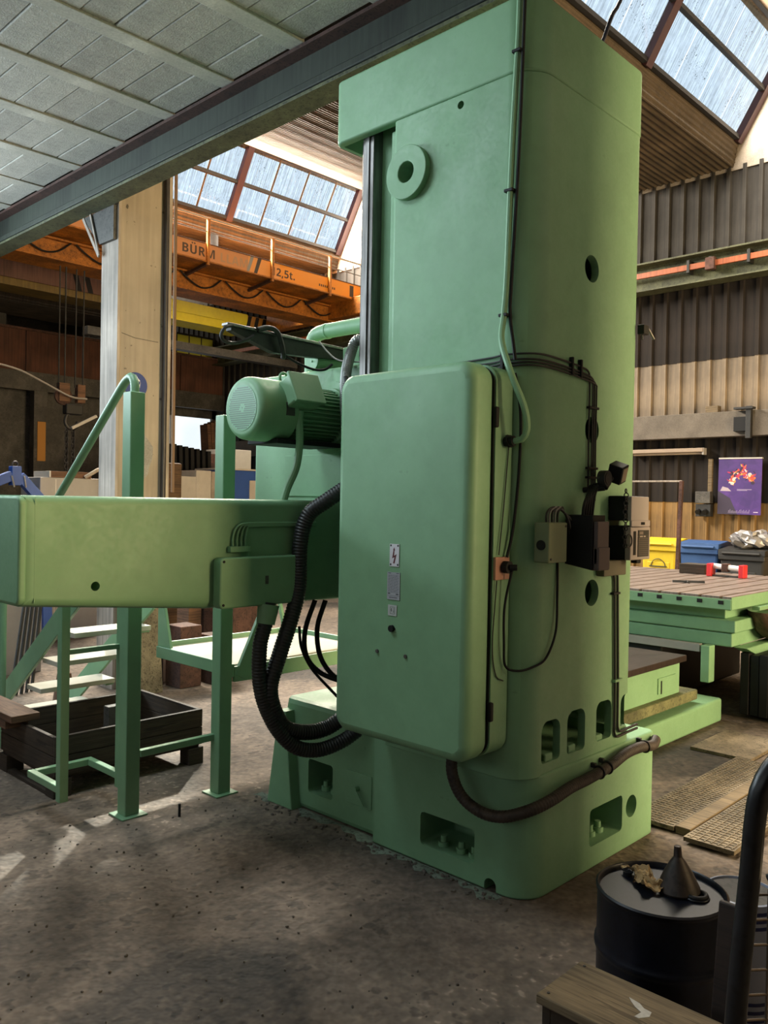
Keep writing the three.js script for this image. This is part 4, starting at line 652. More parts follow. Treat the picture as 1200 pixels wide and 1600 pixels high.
solo('wall_channel', 'grey channel beam running along the back wall at mid height', 'beam', bx(-17, 6, 2.60, 2.95, -11.97, -11.78, 0.006), M.channel);
{ const b = thing('wall_bracket', 'black square bracket on the grey channel beam', 'bracket', [-4.5, 2.55, -11.74]); part('plate', bx(-4.57, -4.37, 2.66, 2.86, -11.78, -11.72, 0.004), M.black, b); part('strap', bx(-4.40, -4.33, 2.56, 3.0, -11.77, -11.70, 0.004), M.dark, b); part('cap', bx(-4.56, -4.30, 2.96, 2.99, -11.8, -11.68, 0.003), M.dark, b); }
solo('wall_block', 'small beige block resting on the grey channel beam', 'block', bx(-5.02, -4.84, 2.95, 3.05, -11.96, -11.84, 0.004), M.wood);
{ const l = thing('tube_light', 'unlit beige tube lamp fitting below the grey channel beam', 'lamp', [-5.6, 2.36, -11.92]); part('tray', bx(-6.2, -5.05, 2.40, 2.46, -11.98, -11.86, 0.01), mat([0.38, 0.29, 0.22], { rough: 0.6, map: T.paint }), l); part('tube', cyl([-6.15, 2.385, -11.92], [-5.08, 2.385, -11.92], 0.018, 10), mat([0.45, 0.36, 0.28], { rough: 0.4 }), l); part('end_cap', bx(-5.07, -5.04, 2.36, 2.46, -11.97, -11.87, 0.004), M.grey, l); }
{ const p = thing('pole_frame', 'slim brown pole with a pale crossbar in front of the yellow bin', 'frame', [-4.65, 0, -10.2]); part('pole', bar([-4.66, 0, -10.2], [-4.606, 1.93, -10.2], 0.045, 0.045), M.rust, p); part('crossbar', bar([-5.9, 1.925, -10.2], [-4.6, 1.925, -10.2], 0.022, 0.022), M.flange, p); }
{ const f_ = thing('fuse_box', 'grey fuse box with cables beside the purple poster', 'fuse box', [-5.04, 1.45, -11.92]); part('cover', bx(-5.15, -4.93, 1.66, 1.83, -11.98, -11.86, 0.008), M.greyDark, f_); part('sockets', bx(-5.15, -4.93, 1.47, 1.65, -11.98, -11.88, 0.006), M.dark, f_); for (const x of [-5.1, -5.0]) part('plug', cyl([x, 1.55, -11.88], [x, 1.53, -11.83], 0.035, 12), M.black, f_); part('duct', bx(-5.0, -4.94, 1.83, 2.3, -11.98, -11.93, 0.004), M.wood, f_); }
{
  const pt = canvasTex(384, 560, (g, w, h) => {
    g.fillStyle = '#4a2d78'; g.fillRect(0, 0, w, h); const gr = [['#5b3a92', 0.5], ['#3a2566', 0.6], ['#6a3f9a', 0.4]];
    for (let i = 0; i < 60; i++) { const [c, a] = gr[i % 3]; g.globalAlpha = a * 0.35; g.fillStyle = c; g.beginPath(); g.ellipse(rnd() * w, rnd() * h, 30 + rnd() * 80, 14 + rnd() * 50, rnd() * 3, 0, 7); g.fill(); }
    g.globalAlpha = 1; g.fillStyle = '#3b3046'; g.beginPath(); g.moveTo(0, 330); g.lineTo(110, 400); g.lineTo(180, 560); g.lineTo(0, 560); g.fill();
    g.fillStyle = '#b9a9b4'; g.beginPath(); g.moveTo(20, 330); g.lineTo(40, 285); g.lineTo(90, 300); g.lineTo(120, 332); g.fill();
    const cols = ['#e2452f', '#f07a26', '#d32a50', '#f2b13a', '#b0245c', '#f5e6da', '#2a1838'];
    for (let i = 0; i < 90; i++) { const t = rnd(), x = 90 + t * 230 + rnd() * 20 - 10, y = 110 + Math.sin(t * 9) * 40 + rnd() * 110; g.globalAlpha = 0.85; g.fillStyle = cols[Math.floor(rnd() * cols.length)]; g.beginPath(); g.ellipse(x, y, 5 + rnd() * 22, 4 + rnd() * 14, rnd() * 3, 0, 7); g.fill(); }
    g.globalAlpha = 1; g.strokeStyle = '#b9a9c8'; g.lineWidth = 3; for (let i = 0; i < 16; i++) { g.beginPath(); g.moveTo(100 + i * 12, 548); g.lineTo(104 + i * 12, 530 - rnd() * 26); g.stroke(); }
    g.fillStyle = '#cbbcd6'; g.fillRect(170, 312, 130, 4); g.fillRect(170, 322, 90, 3); g.fillRect(320, 530, 40, 8);
  });
  const p = thing('wall_poster', 'purple poster with orange and red shapes on the back wall', 'poster', [-4.55, 1.5, -11.93]);
  const o = new THREE.Mesh(new THREE.BoxGeometry(0.60, 0.80, 0.006).translate(0, 0.41, 0), mat([0.8, 0.8, 0.8], { rough: 0.5, map: pt })); o.name = 'sheet'; o.castShadow = o.receiveShadow = true; p.add(o);
  part('batten', bx(-4.85, -4.25, 2.29, 2.31, -11.96, -11.92, 0.002), M.offwhite, p); p.rotation.z = -0.01;
}
function bin(label, x0, x1, z, h, m, full) {
  const cx = (x0 + x1) / 2, w = x1 - x0, b = thing('wheeled_bin', label, 'bin', [cx, 0, z], 'wheeled bins on the back wall');
  const f2 = poly([[-w * 0.38, 0.05], [w * 0.38, 0.05], [w * 0.47, h * 0.86], [-w * 0.47, h * 0.86]], 0.55, 0.03).translate(cx, 0, z - 0.27);
  part('body', f2, m, b); part('rim', bx(x0 + 0.005, x1 - 0.005, h * 0.85, h * 0.91, z - 0.31, z + 0.31, 0.012), m, b);
  const lid = part('lid', smooth(poly([[-0.31, h * 0.91], [0.33, h * 0.91], [0.31, h * 0.96], [0, h], [-0.3, h * 0.97]], w, 0.012).applyMatrix4(RY90).translate(x0, 0, z)), full ? M.dark : m, b);
  part('handle', cyl([x0 + 0.06, h * 0.93, z + 0.32], [x1 - 0.06, h * 0.93, z + 0.32], 0.016, 10), m, lid);
  part('front_panel', bx(cx - w * 0.3, cx + w * 0.3, h * 0.45, h * 0.72, z + 0.27, z + 0.29, 0.008), m, b);
  for (const s of [-1, 1]) part('wheel', cyl([cx + s * w * 0.36, 0.1, z - 0.22], [cx + s * w * 0.44, 0.1, z - 0.22], 0.1, 20), M.black, b);
  return b;
}
const yb = bin('yellow wheeled bin with a drawn emblem behind the table', -5.50, -4.97, -11.2, 1.17, mat([0.75, 0.55, 0.02], { rough: 0.5, map: T.paint }));
{ const dk = mat([0.05, 0.05, 0.03], { rough: 0.6 }); part('emblem', [tube([[-5.34, 0.79, -10.905], [-5.30, 0.86, -10.905], [-5.22, 0.885, -10.905], [-5.15, 0.84, -10.905], [-5.13, 0.79, -10.905]], 0.006, { n: 24, rad: 5 }), bx(-5.36, -5.11, 0.775, 0.79, -10.91, -10.90, 0)], dk, yb); }
const bb = bin('blue wheeled bin between the yellow and the black bin', -4.95, -4.40, -11.2, 1.16, mat([0.035, 0.10, 0.28], { rough: 0.5, map: T.paint }));
part('emblem', [new THREE.TorusGeometry(0.045, 0.009, 6, 20).translate(-4.58, 0.72, -10.9), new THREE.TorusGeometry(0.04, 0.01, 6, 20).translate(-4.80, 0.70, -10.9)], M.black, bb);
bin('black wheeled bin heaped with grey foil', -4.37, -3.78, -11.1, 1.10, mat([0.03, 0.03, 0.03], { rough: 0.5, map: T.paint }), true);
{ // crumpled foil on the black bin
  const f2 = thing('foil_heap', 'heap of crumpled grey foil on top of the black bin', 'foil', [-4.0, 1.09, -11.1]); const fm = [mat([0.42, 0.41, 0.42], { rough: 0.35, metal: 0.5 }), mat([0.16, 0.155, 0.16], { rough: 0.4, metal: 0.4 })];
  for (let k = 0; k < 26; k++) { const g = new THREE.IcosahedronGeometry(rr(0.05, 0.10), 1), p = g.attributes.position; for (let i = 0; i < p.count; i++) { const s = 0.7 + 0.6 * Math.abs(Math.sin(p.getX(i) * 91 + p.getY(i) * 57 + p.getZ(i) * 73 + k)); p.setXYZ(i, p.getX(i) * s * 1.6, p.getY(i) * s * 0.8, p.getZ(i) * s); } g.computeVertexNormals(); const a = rr(-1, 1); part('crumple', g.rotateY(rr(0, 6)).rotateZ(rr(-0.6, 0.6)).translate(-3.98 + a * 0.24, 1.16 + rr(0, 0.12) * (1 - Math.abs(a)), -11.1 + rr(-0.2, 0.2)), fm[k % 2], f2); }
}
// ------------------------------------------------------------------ overhead cranes
{
  const c = thing('bridge_crane', 'orange bridge crane with walkway railing and faded lettering', 'crane', [-12.6, 4.85, -7.8]);
  const tx = canvasTex(2048, 80, (g, w, h) => {
    g.fillStyle = '#e39a52'; g.fillRect(0, 0, w, h); const px = z => (z + 3.6) / -8.2 * w;   // along the girder from z = -3.6
    g.fillStyle = '#c98a5a'; g.fillRect(0, 0, px(-8.9), h); g.fillStyle = '#e8921e'; g.fillRect(px(-9.6), 0, w, h);  // lit right end and dimmer left put into the fascia colour
    g.fillStyle = '#4a3a30'; g.font = 'bold 58px sans-serif'; g.fillText('BÜRM', px(-7.55), 62); g.fillStyle = '#b08a6a'; g.fillText('LLAM', px(-8.3), 64);
    g.fillStyle = '#8d8a88'; g.beginPath(); g.moveTo(px(-8.86), h); g.lineTo(px(-8.92), h); g.lineTo(px(-9.02), 0); g.lineTo(px(-8.95), 0); g.fill(); g.fillStyle = '#3c3532'; g.beginPath(); g.moveTo(px(-9.02), h); g.lineTo(px(-9.09), h); g.lineTo(px(-9.19), 0); g.lineTo(px(-9.11), 0); g.fill();
    g.fillStyle = '#4a2f18'; g.font = 'bold 54px sans-serif'; g.fillText('12,5t.', px(-9.4), 62);
    g.fillStyle = '#3a2a18'; g.fillRect(px(-11.35), 10, 26, 60); g.font = '26px sans-serif'; for (let i = 0; i < 9; i++) g.fillRect(px(-10.55) + i * 12, 44, 7, 12);
  });
  const o = new THREE.Mesh(new THREE.BoxGeometry(0.02, 0.29, 8.2).translate(-11.94 + 12.6, 5.71 - 4.85, -7.7 + 7.8), mat([0.85, 0.85, 0.85], { rough: 0.55, map: tx })); o.name = 'walkway_fascia'; o.castShadow = o.receiveShadow = true; c.add(o);
  part('walkway_floor', bx(-12.6, -11.95, 5.555, 5.57, -11.8, -3.6, 0.002), M.orange, c); part('fascia_lip', bx(-11.96, -11.90, 5.545, 5.57, -11.8, -3.6, 0.003), M.orange, c); part('top_edge', bx(-11.96, -11.92, 5.85, 5.865, -11.8, -3.6, 0.002), M.rust, c);
  part('main_girder', bx(-13.0, -12.6, 5.22, 5.95, -11.8, -3.6, 0.004), M.orange, c); part('girder_flange', bx(-13.1, -12.5, 5.19, 5.22, -11.8, -3.6, 0.004), M.orange, c); part('girder_flange', bx(-13.1, -12.52, 5.50, 5.53, -11.8, -3.6, 0.004), M.orange, c);
  part('rear_girder', bx(-15.0, -14.65, 5.75, 6.15, -11.8, -3.6, 0.004), M.orange, c);
  for (const z of [-5.3, -6.68, -8.05, -9.41, -10.80]) { part('rail_post', bx(-11.93, -11.88, 5.5, 6.27, z - 0.025, z + 0.025, 0.003), M.orange, c); part('arm', bar([-11.92, 5.53, z], [-12.6, 5.45, z], 0.05, 0.05), M.rust, c); }
  part('hand_rail', bar([-11.905, 6.27, -11.8], [-11.905, 6.27, -3.6], 0.03, 0.03), M.cream, c); part('hand_rail', bar([-11.905, 6.05, -11.8], [-11.905, 6.05, -3.6], 0.015, 0.015), M.greyDark, c);
  for (let k = 0; k < 8; k++) { const z = -4.2 - k * 0.93; part('festoon_cable', tube([[-12.54, 5.5, z], [-12.54, 5.38, z - 0.18], [-12.54, 5.29, z - 0.42], [-12.54, 5.34, z - 0.65], [-12.54, 5.5, z - 0.85]], 0.014, { n: 24, rad: 6 }), M.black, c); }
  part('end_truck', bx(-14.6, -11.6, 5.25, 5.6, -11.62, -11.4, 0.02), M.orange, c);
  part('floodlight', [cyl([-13.1, 6.2, -8.95], [-13.1, 6.45, -8.95], 0.11, 14), cyl([-13.1, 6.45, -8.95], [-13.1, 6.75, -8.95], 0.02, 8)], M.dark, c);
}
{
  const c = thing('yellow_girder', 'yellow crane girder with black hazard stripes under the orange crane', 'crane', [-15.0, 5.1, -9]);
  part('beam', bx(-15.3, -14.8, 5.37, 5.60, -11.05, -8.4, 0.004), M.yellow, c); part('flange', bx(-15.4, -14.82, 5.20, 5.37, -11.05, -8.4, 0.004), M.yellow, c);
  part('beam', bx(-15.3, -14.8, 5.37, 5.66, -8.4, -3.6, 0.004), mat([0.20, 0.10, 0.075], { rough: 0.6, map: T.streak }), c, { label: 'brown end of the girder' }); part('flange', bx(-15.4, -14.82, 5.24, 5.37, -8.4, -3.6, 0.004), mat([0.24, 0.17, 0.04], { rough: 0.6, map: T.streak }), c);  // left flange is the same yellow, its shade put into the tone
  part('end_section', bx(-15.3, -14.8, 5.2, 5.58, -11.75, -11.05, 0.004), mat([0.34, 0.16, 0.02], { rough: 0.6 }), c);
  for (let k = 0; k < 4; k++) part('hazard_stripe', poly([[10.98 + k * 0.2, 5.2], [11.07 + k * 0.2, 5.2], [11.16 + k * 0.2, 5.57], [11.07 + k * 0.2, 5.57]], 0.006).applyMatrix4(RY90).translate(-14.8, 0, 0), M.black, c);
  for (let k = 0; k < 2; k++) part('hazard_stripe', poly([[7.4 - k * 0.22, 5.37], [7.5 - k * 0.22, 5.37], [7.42 - k * 0.22, 5.65], [7.32 - k * 0.22, 5.65]], 0.006).applyMatrix4(RY90).translate(-14.8, 0, 0), M.black, c);
  part('trolley', [bx(-15.4, -14.7, 5.2, 5.5, -11.95, -11.7, 0.01)], M.rust, c);
}
{ // hook block and chains of the crane
  const h = thing('hook_block', 'rusty crane hook block with chain slings left of the tan column', 'hook', [-11.93, 1.85, -5.73]);
  for (const z of [-5.53, -5.62, -5.78, -5.9]) part('rope', cyl([-11.93, 3.2, z], [-11.93, 4.95, z], 0.012, 6), M.dark, h);
  for (const [z0, z1] of [[-5.68, -5.52], [-5.92, -5.80]]) { part('sheave_plate', bx(-11.98, -11.96, 2.98, 3.25, z0, z1, 0.004), M.rust, h); part('sheave_plate', bx(-11.90, -11.88, 2.98, 3.25, z0, z1, 0.004), M.woodRed, h); }
  part('sheave', cyl([-11.95, 3.06, -5.6], [-11.91, 3.06, -5.6], 0.13, 24), M.rust, h); part('crosshead', bx(-12.0, -11.86, 2.80, 2.95, -5.88, -5.62, 0.02), M.dark, h);
  part('hook', tube([[-11.93, 2.85, -5.72], [-11.93, 2.78, -5.66], [-11.93, 2.68, -5.64], [-11.93, 2.60, -5.70], [-11.93, 2.62, -5.80], [-11.93, 2.70, -5.83]], 0.03, { n: 30, rad: 8 }), M.steelDark, h);
  part('tag_plate', bx(-0.05, 0.0, -0.02, 0.02, -0.22, 0.22, 0.004).rotateX(0.5).translate(-11.85, 2.70, -5.90), M.offwhite, h);
  for (const z of [-5.66, -5.76]) { const o = []; for (let k = 0; k < 17; k++) o.push(new THREE.TorusGeometry(0.03, 0.009, 5, 10).scale(1, 1.4, 1).rotateY(k % 2 ? 0.3 : 1.8).translate(-11.93, 2.58 - k * 0.046, z)); part('chain_sling', o, M.steelDark, h, { kind: 'stuff' }); }
  part('air_hose', tube([[-11.9, 3.05, -5.95], [-11.8, 3.05, -5.65], [-11.7, 3.2, -5.2], [-11.6, 3.32, -4.8], [-11.4, 3.34, -4.3], [-11.2, 3.25, -3.9]], 0.014, { n: 40 }), M.grey, h);
}
solo('hoist_rope', 'long brown pull rope hanging beside the tan column', 'rope', [cyl([-6.72, 1.65, -4.2], [-6.75, 6.3, -4.2], 0.016, 8)], mat([0.16, 0.10, 0.06], { rough: 0.8 }));
solo('wooden_post', 'brown wooden block post at the foot of the pull rope', 'post', bx(-8.3, -8.0, 0, 1.98, -5.12, -4.86, 0.02), mat([0.16, 0.09, 0.045], { rough: 0.8, map: T.wood }));
// ------------------------------------------------------------------ far left of the hall
{
  const b = thing('grey_cabinet', 'grey steel cabinet behind the sloping handrail', 'cabinet', [-9.2, 0, -4.3]); part('body', bx(-9.5, -9.0, 0, 1.80, -4.66, -3.98, 0.008), M.grey, b); part('door_joint', bx(-9.0, -8.998, 0.1, 1.78, -4.16, -4.15, 0), M.offwhite, b);
}
{ const w = thing('wooden_tray', 'reddish wooden tray on top of the grey cabinet', 'tray', [-9.2, 1.8, -4.35]); part('side', bx(-9.02, -9.0, 1.80, 1.87, -4.55, -4.1, 0.003), M.woodRed, w); part('side', bx(-9.4, -9.38, 1.80, 1.87, -4.55, -4.1, 0.003), M.woodRed, w); part('end', bx(-9.4, -9.0, 1.80, 1.87, -4.57, -4.55, 0.003), M.woodRed, w); part('end', bx(-9.4, -9.0, 1.80, 1.87, -4.1, -4.08, 0.003), M.offwhite, w); part('bottom', bx(-9.38, -9.02, 1.80, 1.81, -4.55, -4.1, 0), M.woodRed, w); }
solo('pale_sling', 'pale webbing sling bundled on the grey cabinet by the column', 'sling', [tube([[-8.98, 1.81, -4.48], [-8.95, 1.86, -4.55], [-8.95, 1.90, -4.62], [-9.0, 1.91, -4.7]], 0.022, { n: 24 })], M.cream);
{
  const y = thing('lifting_yoke', 'blue steel yoke with white markings at the left edge', 'yoke', [-9, 0, -3.66]);
  part('neck', bx(-9.05, -8.95, 1.70, 1.90, -3.71, -3.61, 0.006), M.blue, y); part('arm', bar([-9, 1.80, -3.70], [-9, 1.50, -3.98], 0.09, 0.1), M.blue, y); part('arm', bar([-9, 1.80, -3.62], [-9, 1.62, -3.2], 0.09, 0.1), M.blue, y);
  part('leg', bar([-9, 1.52, -3.97], [-9, 0, -4.02], 0.09, 0.1), M.blue, y); part('leg', bar([-9, 1.64, -3.22], [-9, 0, -3.15], 0.09, 0.1), M.blue, y);
  part('marking', bar([-8.94, 1.80, -3.73], [-8.94, 1.68, -3.75], 0.03, 0.01), M.cream, y); part('marking', bar([-8.94, 1.80, -3.60], [-8.94, 1.68, -3.63], 0.03, 0.01), M.cream, y); part('shackle', new THREE.TorusGeometry(0.03, 0.008, 6, 14).rotateY(1.57).translate(-9, 1.92, -3.66), M.steelDark, y); y.position.x += 0.12;
}
{ const m = thing('white_machine', 'off white stepped machine casing below the bright doorway', 'machine', [-12.4, 0, -8.0]); part('lower_casing', bx(-12.8, -12.0, 0, 1.96, -7.95, -7.3, 0.01), M.offwhite, m); part('upper_casing', bx(-12.8, -12.0, 0, 2.07, -8.25, -7.95, 0.01), M.offwhite, m); part('side_panel', bx(-12.8, -11.99, 0, 2.06, -8.46, -8.25, 0.01), M.cream, m); }
{ const m = thing('blue_cabinet', 'blue and white cabinet behind the second green post', 'cabinet', [-12.4, 0, -8.9]); part('body', bx(-12.8, -12.0, 0, 2.10, -9.6, -8.48, 0.01), M.blue, m); part('window', bx(-12.0, -11.985, 1.3, 1.93, -9.55, -9.05, 0.006), M.offwhite, m); part('cap', bx(-12.82, -11.98, 2.10, 2.13, -9.62, -8.46, 0.004), M.offwhite, m); }
{ const r = thing('black_rack', 'rack of black leaning panels in front of the bright doorway', 'rack', [-13.3, 0, -8.4]); for (let k = 0; k < 8; k++) part('panel', bar([-13.1, 0, -8.9 + k * 0.12], [-13.1, 2.55 - (k > 5 ? 0 : 0.015 * (6 - k)), -8.82 + k * 0.12], 0.4, 0.07, 0.004).clone(), M.black, r); }
{ const r = thing('board_stack', 'reddish boards leaning beside the bright doorway', 'boards', [-16.2, 0, -11.4]); for (let k = 0; k < 4; k++) part('board', bar([-16.2, 0, -11.50 + k * 0.1], [-16.2, 3.4 - k * 0.04, -11.25 + k * 0.1], 0.3, 0.09, 0.004).clone(), M.woodRed, r); }
solo('beige_cupboard', 'pale beige cupboard left of the second green post', 'cupboard', bx(-14.9, -14.2, 0, 2.62, -10.75, -10.1, 0.01), M.offwhite);
solo('brown_cupboard', 'dark brown box beside the pale cupboard', 'box', bx(-14.9, -14.2, 0, 2.5, -10.08, -9.75, 0.01), M.rust);
// things on the mezzanine
{ const g = thing('glazed_cupboard', 'glazed cupboard on the mezzanine with its yellow green reflection as panel colour', 'cupboard', [-17.6, 4.08, -11.6]); part('frame', bx(-18.0, -17.45, 4.08, 5.55, -12.0, -10.95, 0.004), M.dark, g); for (let k = 0; k < 3; k++) { const y = mat([0.42, 0.42, 0.05], { rough: 0.4 }); part('panel', bx(-17.45, -17.44, 4.95, 5.5, -11.97 + k * 0.345, -11.66 + k * 0.345, 0.003), y, g); } }  // panel colour holds the yellow green light caught in the glass
{ const g = thing('mezzanine_locker', 'grey locker on the mezzanine left of the glazed cupboard', 'locker', [-17.7, 4.08, -10.4]); part('body', bx(-18.0, -17.4, 4.08, 5.6, -10.7, -10.1, 0.006), M.greyDark, g); part('door', bx(-17.4, -17.39, 4.2, 5.5, -10.62, -10.2, 0.004), M.grey, g); }
for (const [i, z] of [-9.2, -6.4, -4.9].entries()) solo('storage_crate', ['dark storage crate on the mezzanine behind the hook ropes', 'dark storage crate on the mezzanine in the middle', 'dark storage crate on the mezzanine at the far left'][i], 'crate', bx(-18.6, -17.5, 4.08, 5.1 + 0.2 * (i % 2), z - 0.6, z + 0.5, 0.01), M.dark);
{ const g = thing('lathe', 'old green lathe by the back wall above the motor', 'lathe', [-12.6, 0, -11.0]); part('bed', bx(-14.0, -12.3, 0, 2.9, -11.6, -10.9, 0.03), M.green, g); part('headstock', bx(-13.0, -12.4, 2.9, 3.7, -11.6, -10.95, 0.04), M.green, g); part('wheel', new THREE.TorusGeometry(0.16, 0.02, 8, 24).rotateY(1.3).translate(-13.3, 3.25, -10.85), M.dark, g); part('wheel', new THREE.TorusGeometry(0.1, 0.02, 8, 20).rotateY(1.3).translate(-13.7, 3.05, -10.85), M.dark, g); }
solo('blue_box', 'light blue box on the shelf by the back wall', 'box', bx(-11.6, -11.0, 2.95, 3.3, -11.9, -11.5, 0.01), mat([0.15, 0.28, 0.33], { rough: 0.6 }));
solo('support_beam', 'dark steel beam hanging level behind the cable boom', 'beam', bx(-14.2, -14.0, 4.45, 4.6, -11.8, -7.0, 0.004), M.greyDark);
// ------------------------------------------------------------------ behind the platform
solo('leaning_slab', 'stained concrete slab leaning at the foot of the tan column', 'slab', poly([[3.40, 0], [3.72, 0], [3.66, 0.95], [3.46, 0.95]], 0.07, 0.006).applyMatrix4(RY90).rotateZ(0.0).translate(-6.12, 0, 0), mat([0.30, 0.27, 0.20], { rough: 0.9, map: T.dirt, bump: T.fine, bs: 0.004 }));
const blockLab = ['brown steel block standing behind the tray platform, left of three', 'brown steel block standing behind the tray platform, middle of three', 'brown steel block standing behind the tray platform, right of three'];
[[-6.15, -3.98, 0.52], [-6.1, -4.27, 0.42], [-6.3, -4.62, 0.62]].forEach(([x, z, h], i) => solo('steel_block', blockLab[i], 'block', bx(x - 0.13, x + 0.1, 0, h, z - 0.11, z + 0.1, 0.008), M.rust, 'blocks behind the platform'));
{ const p = thing('pipe_stack', 'brown steel profiles stacked upright beyond the platform', 'profiles', [-6.7, 0, -4.9]); for (let k = 0; k < 5; k++) part('profile', bx(-6.9, -6.7, 0, rr(0.75, 1.0), -5.2 + k * 0.17, -5.06 + k * 0.17, 0.006), [M.rust, M.woodRed, M.dark][k % 3], p); part('base_plank', bx(-6.95, -6.5, 0, 0.03, -5.3, -4.2, 0.004), M.wood, p); }
{ const b = thing('broom', 'worn broom with brown bristles standing under the stair', 'broom', [-6.1, 0, -2.9]); part('bristles', smooth(new THREE.CylinderGeometry(0.05, 0.085, 0.24, 14).translate(-6.1, 0.14, -2.9)), mat([0.16, 0.085, 0.05], { rough: 0.95, map: T.streak }), b); part('handle', cyl([-6.1, 0.25, -2.9], [-6.25, 1.3, -3.0], 0.013, 8), M.wood, b); }
{ const p = thing('rod_bundle', 'dark steel rods leaning behind the stair', 'rods', [-6.9, 0, -2.9]); for (let k = 0; k < 5; k++) part('rod', cyl([-6.7 - k * 0.02, 0, -2.75 - k * 0.05], [-7.0, 1.25, -3.05 - k * 0.03], 0.014, 8), M.dark, p); }
solo('metal_sheet', 'grey sheet metal leaf standing behind the stair', 'panel', bx(-7.6, -7.5, 0, 0.85, -3.35, -2.6, 0.006), M.grey);
solo('pale_plinth', 'low pale plinth beyond the stair foot', 'plinth', bx(-10.6, -9.8, 0, 0.6, -3.4, -2.7, 0.01), M.offwhite);
// ------------------------------------------------------------------ drum, can, box and trolley in front
{
  const d = thing('oil_drum', 'dark blue dented oil drum in front of the column base', 'drum', [-1.072, 0, -2.30]), X = -1.072, Z = -2.30, R = 0.178;
  const pr = [[0.02, 0.006], [R - 0.004, 0.006], [R, 0.0], [R + 0.003, 0.01], [R, 0.02]]; for (const y of [0.165, 0.335]) pr.push([R, y - 0.02], [R + 0.006, y - 0.008], [R + 0.007, y], [R + 0.006, y + 0.008], [R, y + 0.02]); pr.push([R, 0.485], [R + 0.004, 0.492], [R + 0.005, 0.50], [R - 0.001, 0.504], [R - 0.006, 0.50], [R - 0.008, 0.488], [0.001, 0.486]);
  part('shell', smooth(new THREE.LatheGeometry(pr.map(p => new THREE.Vector2(...p)), 64).translate(X, 0, Z), 0.9), M.drum, d);
  const b = part('bung', [new THREE.TorusGeometry(0.027, 0.007, 8, 28).rotateX(Math.PI / 2).translate(-0.988, 0.496, -2.345)], M.black, d); part('bung_ring', new THREE.TorusGeometry(0.033, 0.004, 8, 28).rotateX(Math.PI / 2).translate(-0.988, 0.49, -2.345), M.drum, b); part('bung_floor', cyl([-0.988, 0.486, -2.345], [-0.988, 0.491, -2.345], 0.024, 20), M.black, b);
  part('small_bung', [cyl([-1.195, 0.486, -2.335], [-1.195, 0.50, -2.335], 0.014, 8), bx(-1.212, -1.178, 0.498, 0.503, -2.338, -2.331, 0.001)], M.black, d);
}
solo('funnel', 'brown upturned metal funnel on the oil drum', 'funnel', smooth(new THREE.LatheGeometry([[0.060, 0], [0.062, 0.006], [0.056, 0.02], [0.040, 0.055], [0.022, 0.085], [0.012, 0.098], [0.010, 0.128], [0.0005, 0.130]].map(p => new THREE.Vector2(...p)), 32).rotateZ(0.05).translate(-1.043, 0.487, -2.352), 0.6), mat([0.075, 0.052, 0.045], { rough: 0.5, metal: 0.3, map: T.dirt, side: THREE.DoubleSide }));
{ // crumpled paper
  const g = new THREE.PlaneGeometry(0.15, 0.075, 30, 14).rotateX(-Math.PI / 2), p = g.attributes.position, n = (a, b) => Math.sin(a * 61 + 1.3) * Math.cos(b * 83) + 0.6 * Math.sin(a * 130 + b * 171) + 0.35 * Math.sin(a * 290 - b * 210);
  for (let i = 0; i < p.count; i++) { const x = p.getX(i), z = p.getZ(i), e = 1 - 0.28 * Math.abs(Math.sin(x * 47)); p.setXYZ(i, x + 0.006 * n(z * 2, x), 0.013 + 0.009 * n(x, z) + 0.006 * Math.abs(Math.sin(x * 40)), z * e + 0.008 * Math.sin(x * 50)); }
  g.computeVertexNormals();
  solo('paper_rag', 'crumpled tan paper rag lying on the oil drum', 'rag', smooth(g.rotateY(-0.62).translate(-1.135, 0.49, -2.325), 0.5), mat([0.9, 0.62, 0.30], { rough: 0.9, map: T.dirt, side: THREE.DoubleSide }));
}
{
  const c = thing('striped_can', 'white and blue striped can behind the oil drum', 'can', [-0.985, 0, -2.68]), X = -0.985, Z = -2.68, R = 0.105;
  part('body', smooth(new THREE.LatheGeometry([[0.01, 0.0], [R, 0], [R, 0.395], [R + 0.003, 0.4], [R - 0.004, 0.402], [R - 0.006, 0.392], [0.001, 0.392]].map(p => new THREE.Vector2(...p)), 40).translate(X, 0, Z), 0.7), mat([0.42, 0.46, 0.60], { rough: 0.4 }), c);
  const bl = mat([0.02, 0.03, 0.13], { rough: 0.4 }); for (const y of [0.05, 0.075, 0.10, 0.33, 0.352, 0.374]) part('stripe', new THREE.CylinderGeometry(R + 0.001, R + 0.001, 0.011, 40, 1, true).translate(X, y, Z), bl, c);
  part('lid', cyl([X, 0.392, Z], [X, 0.396, Z], R - 0.008, 32), M.greyDark, c);
}
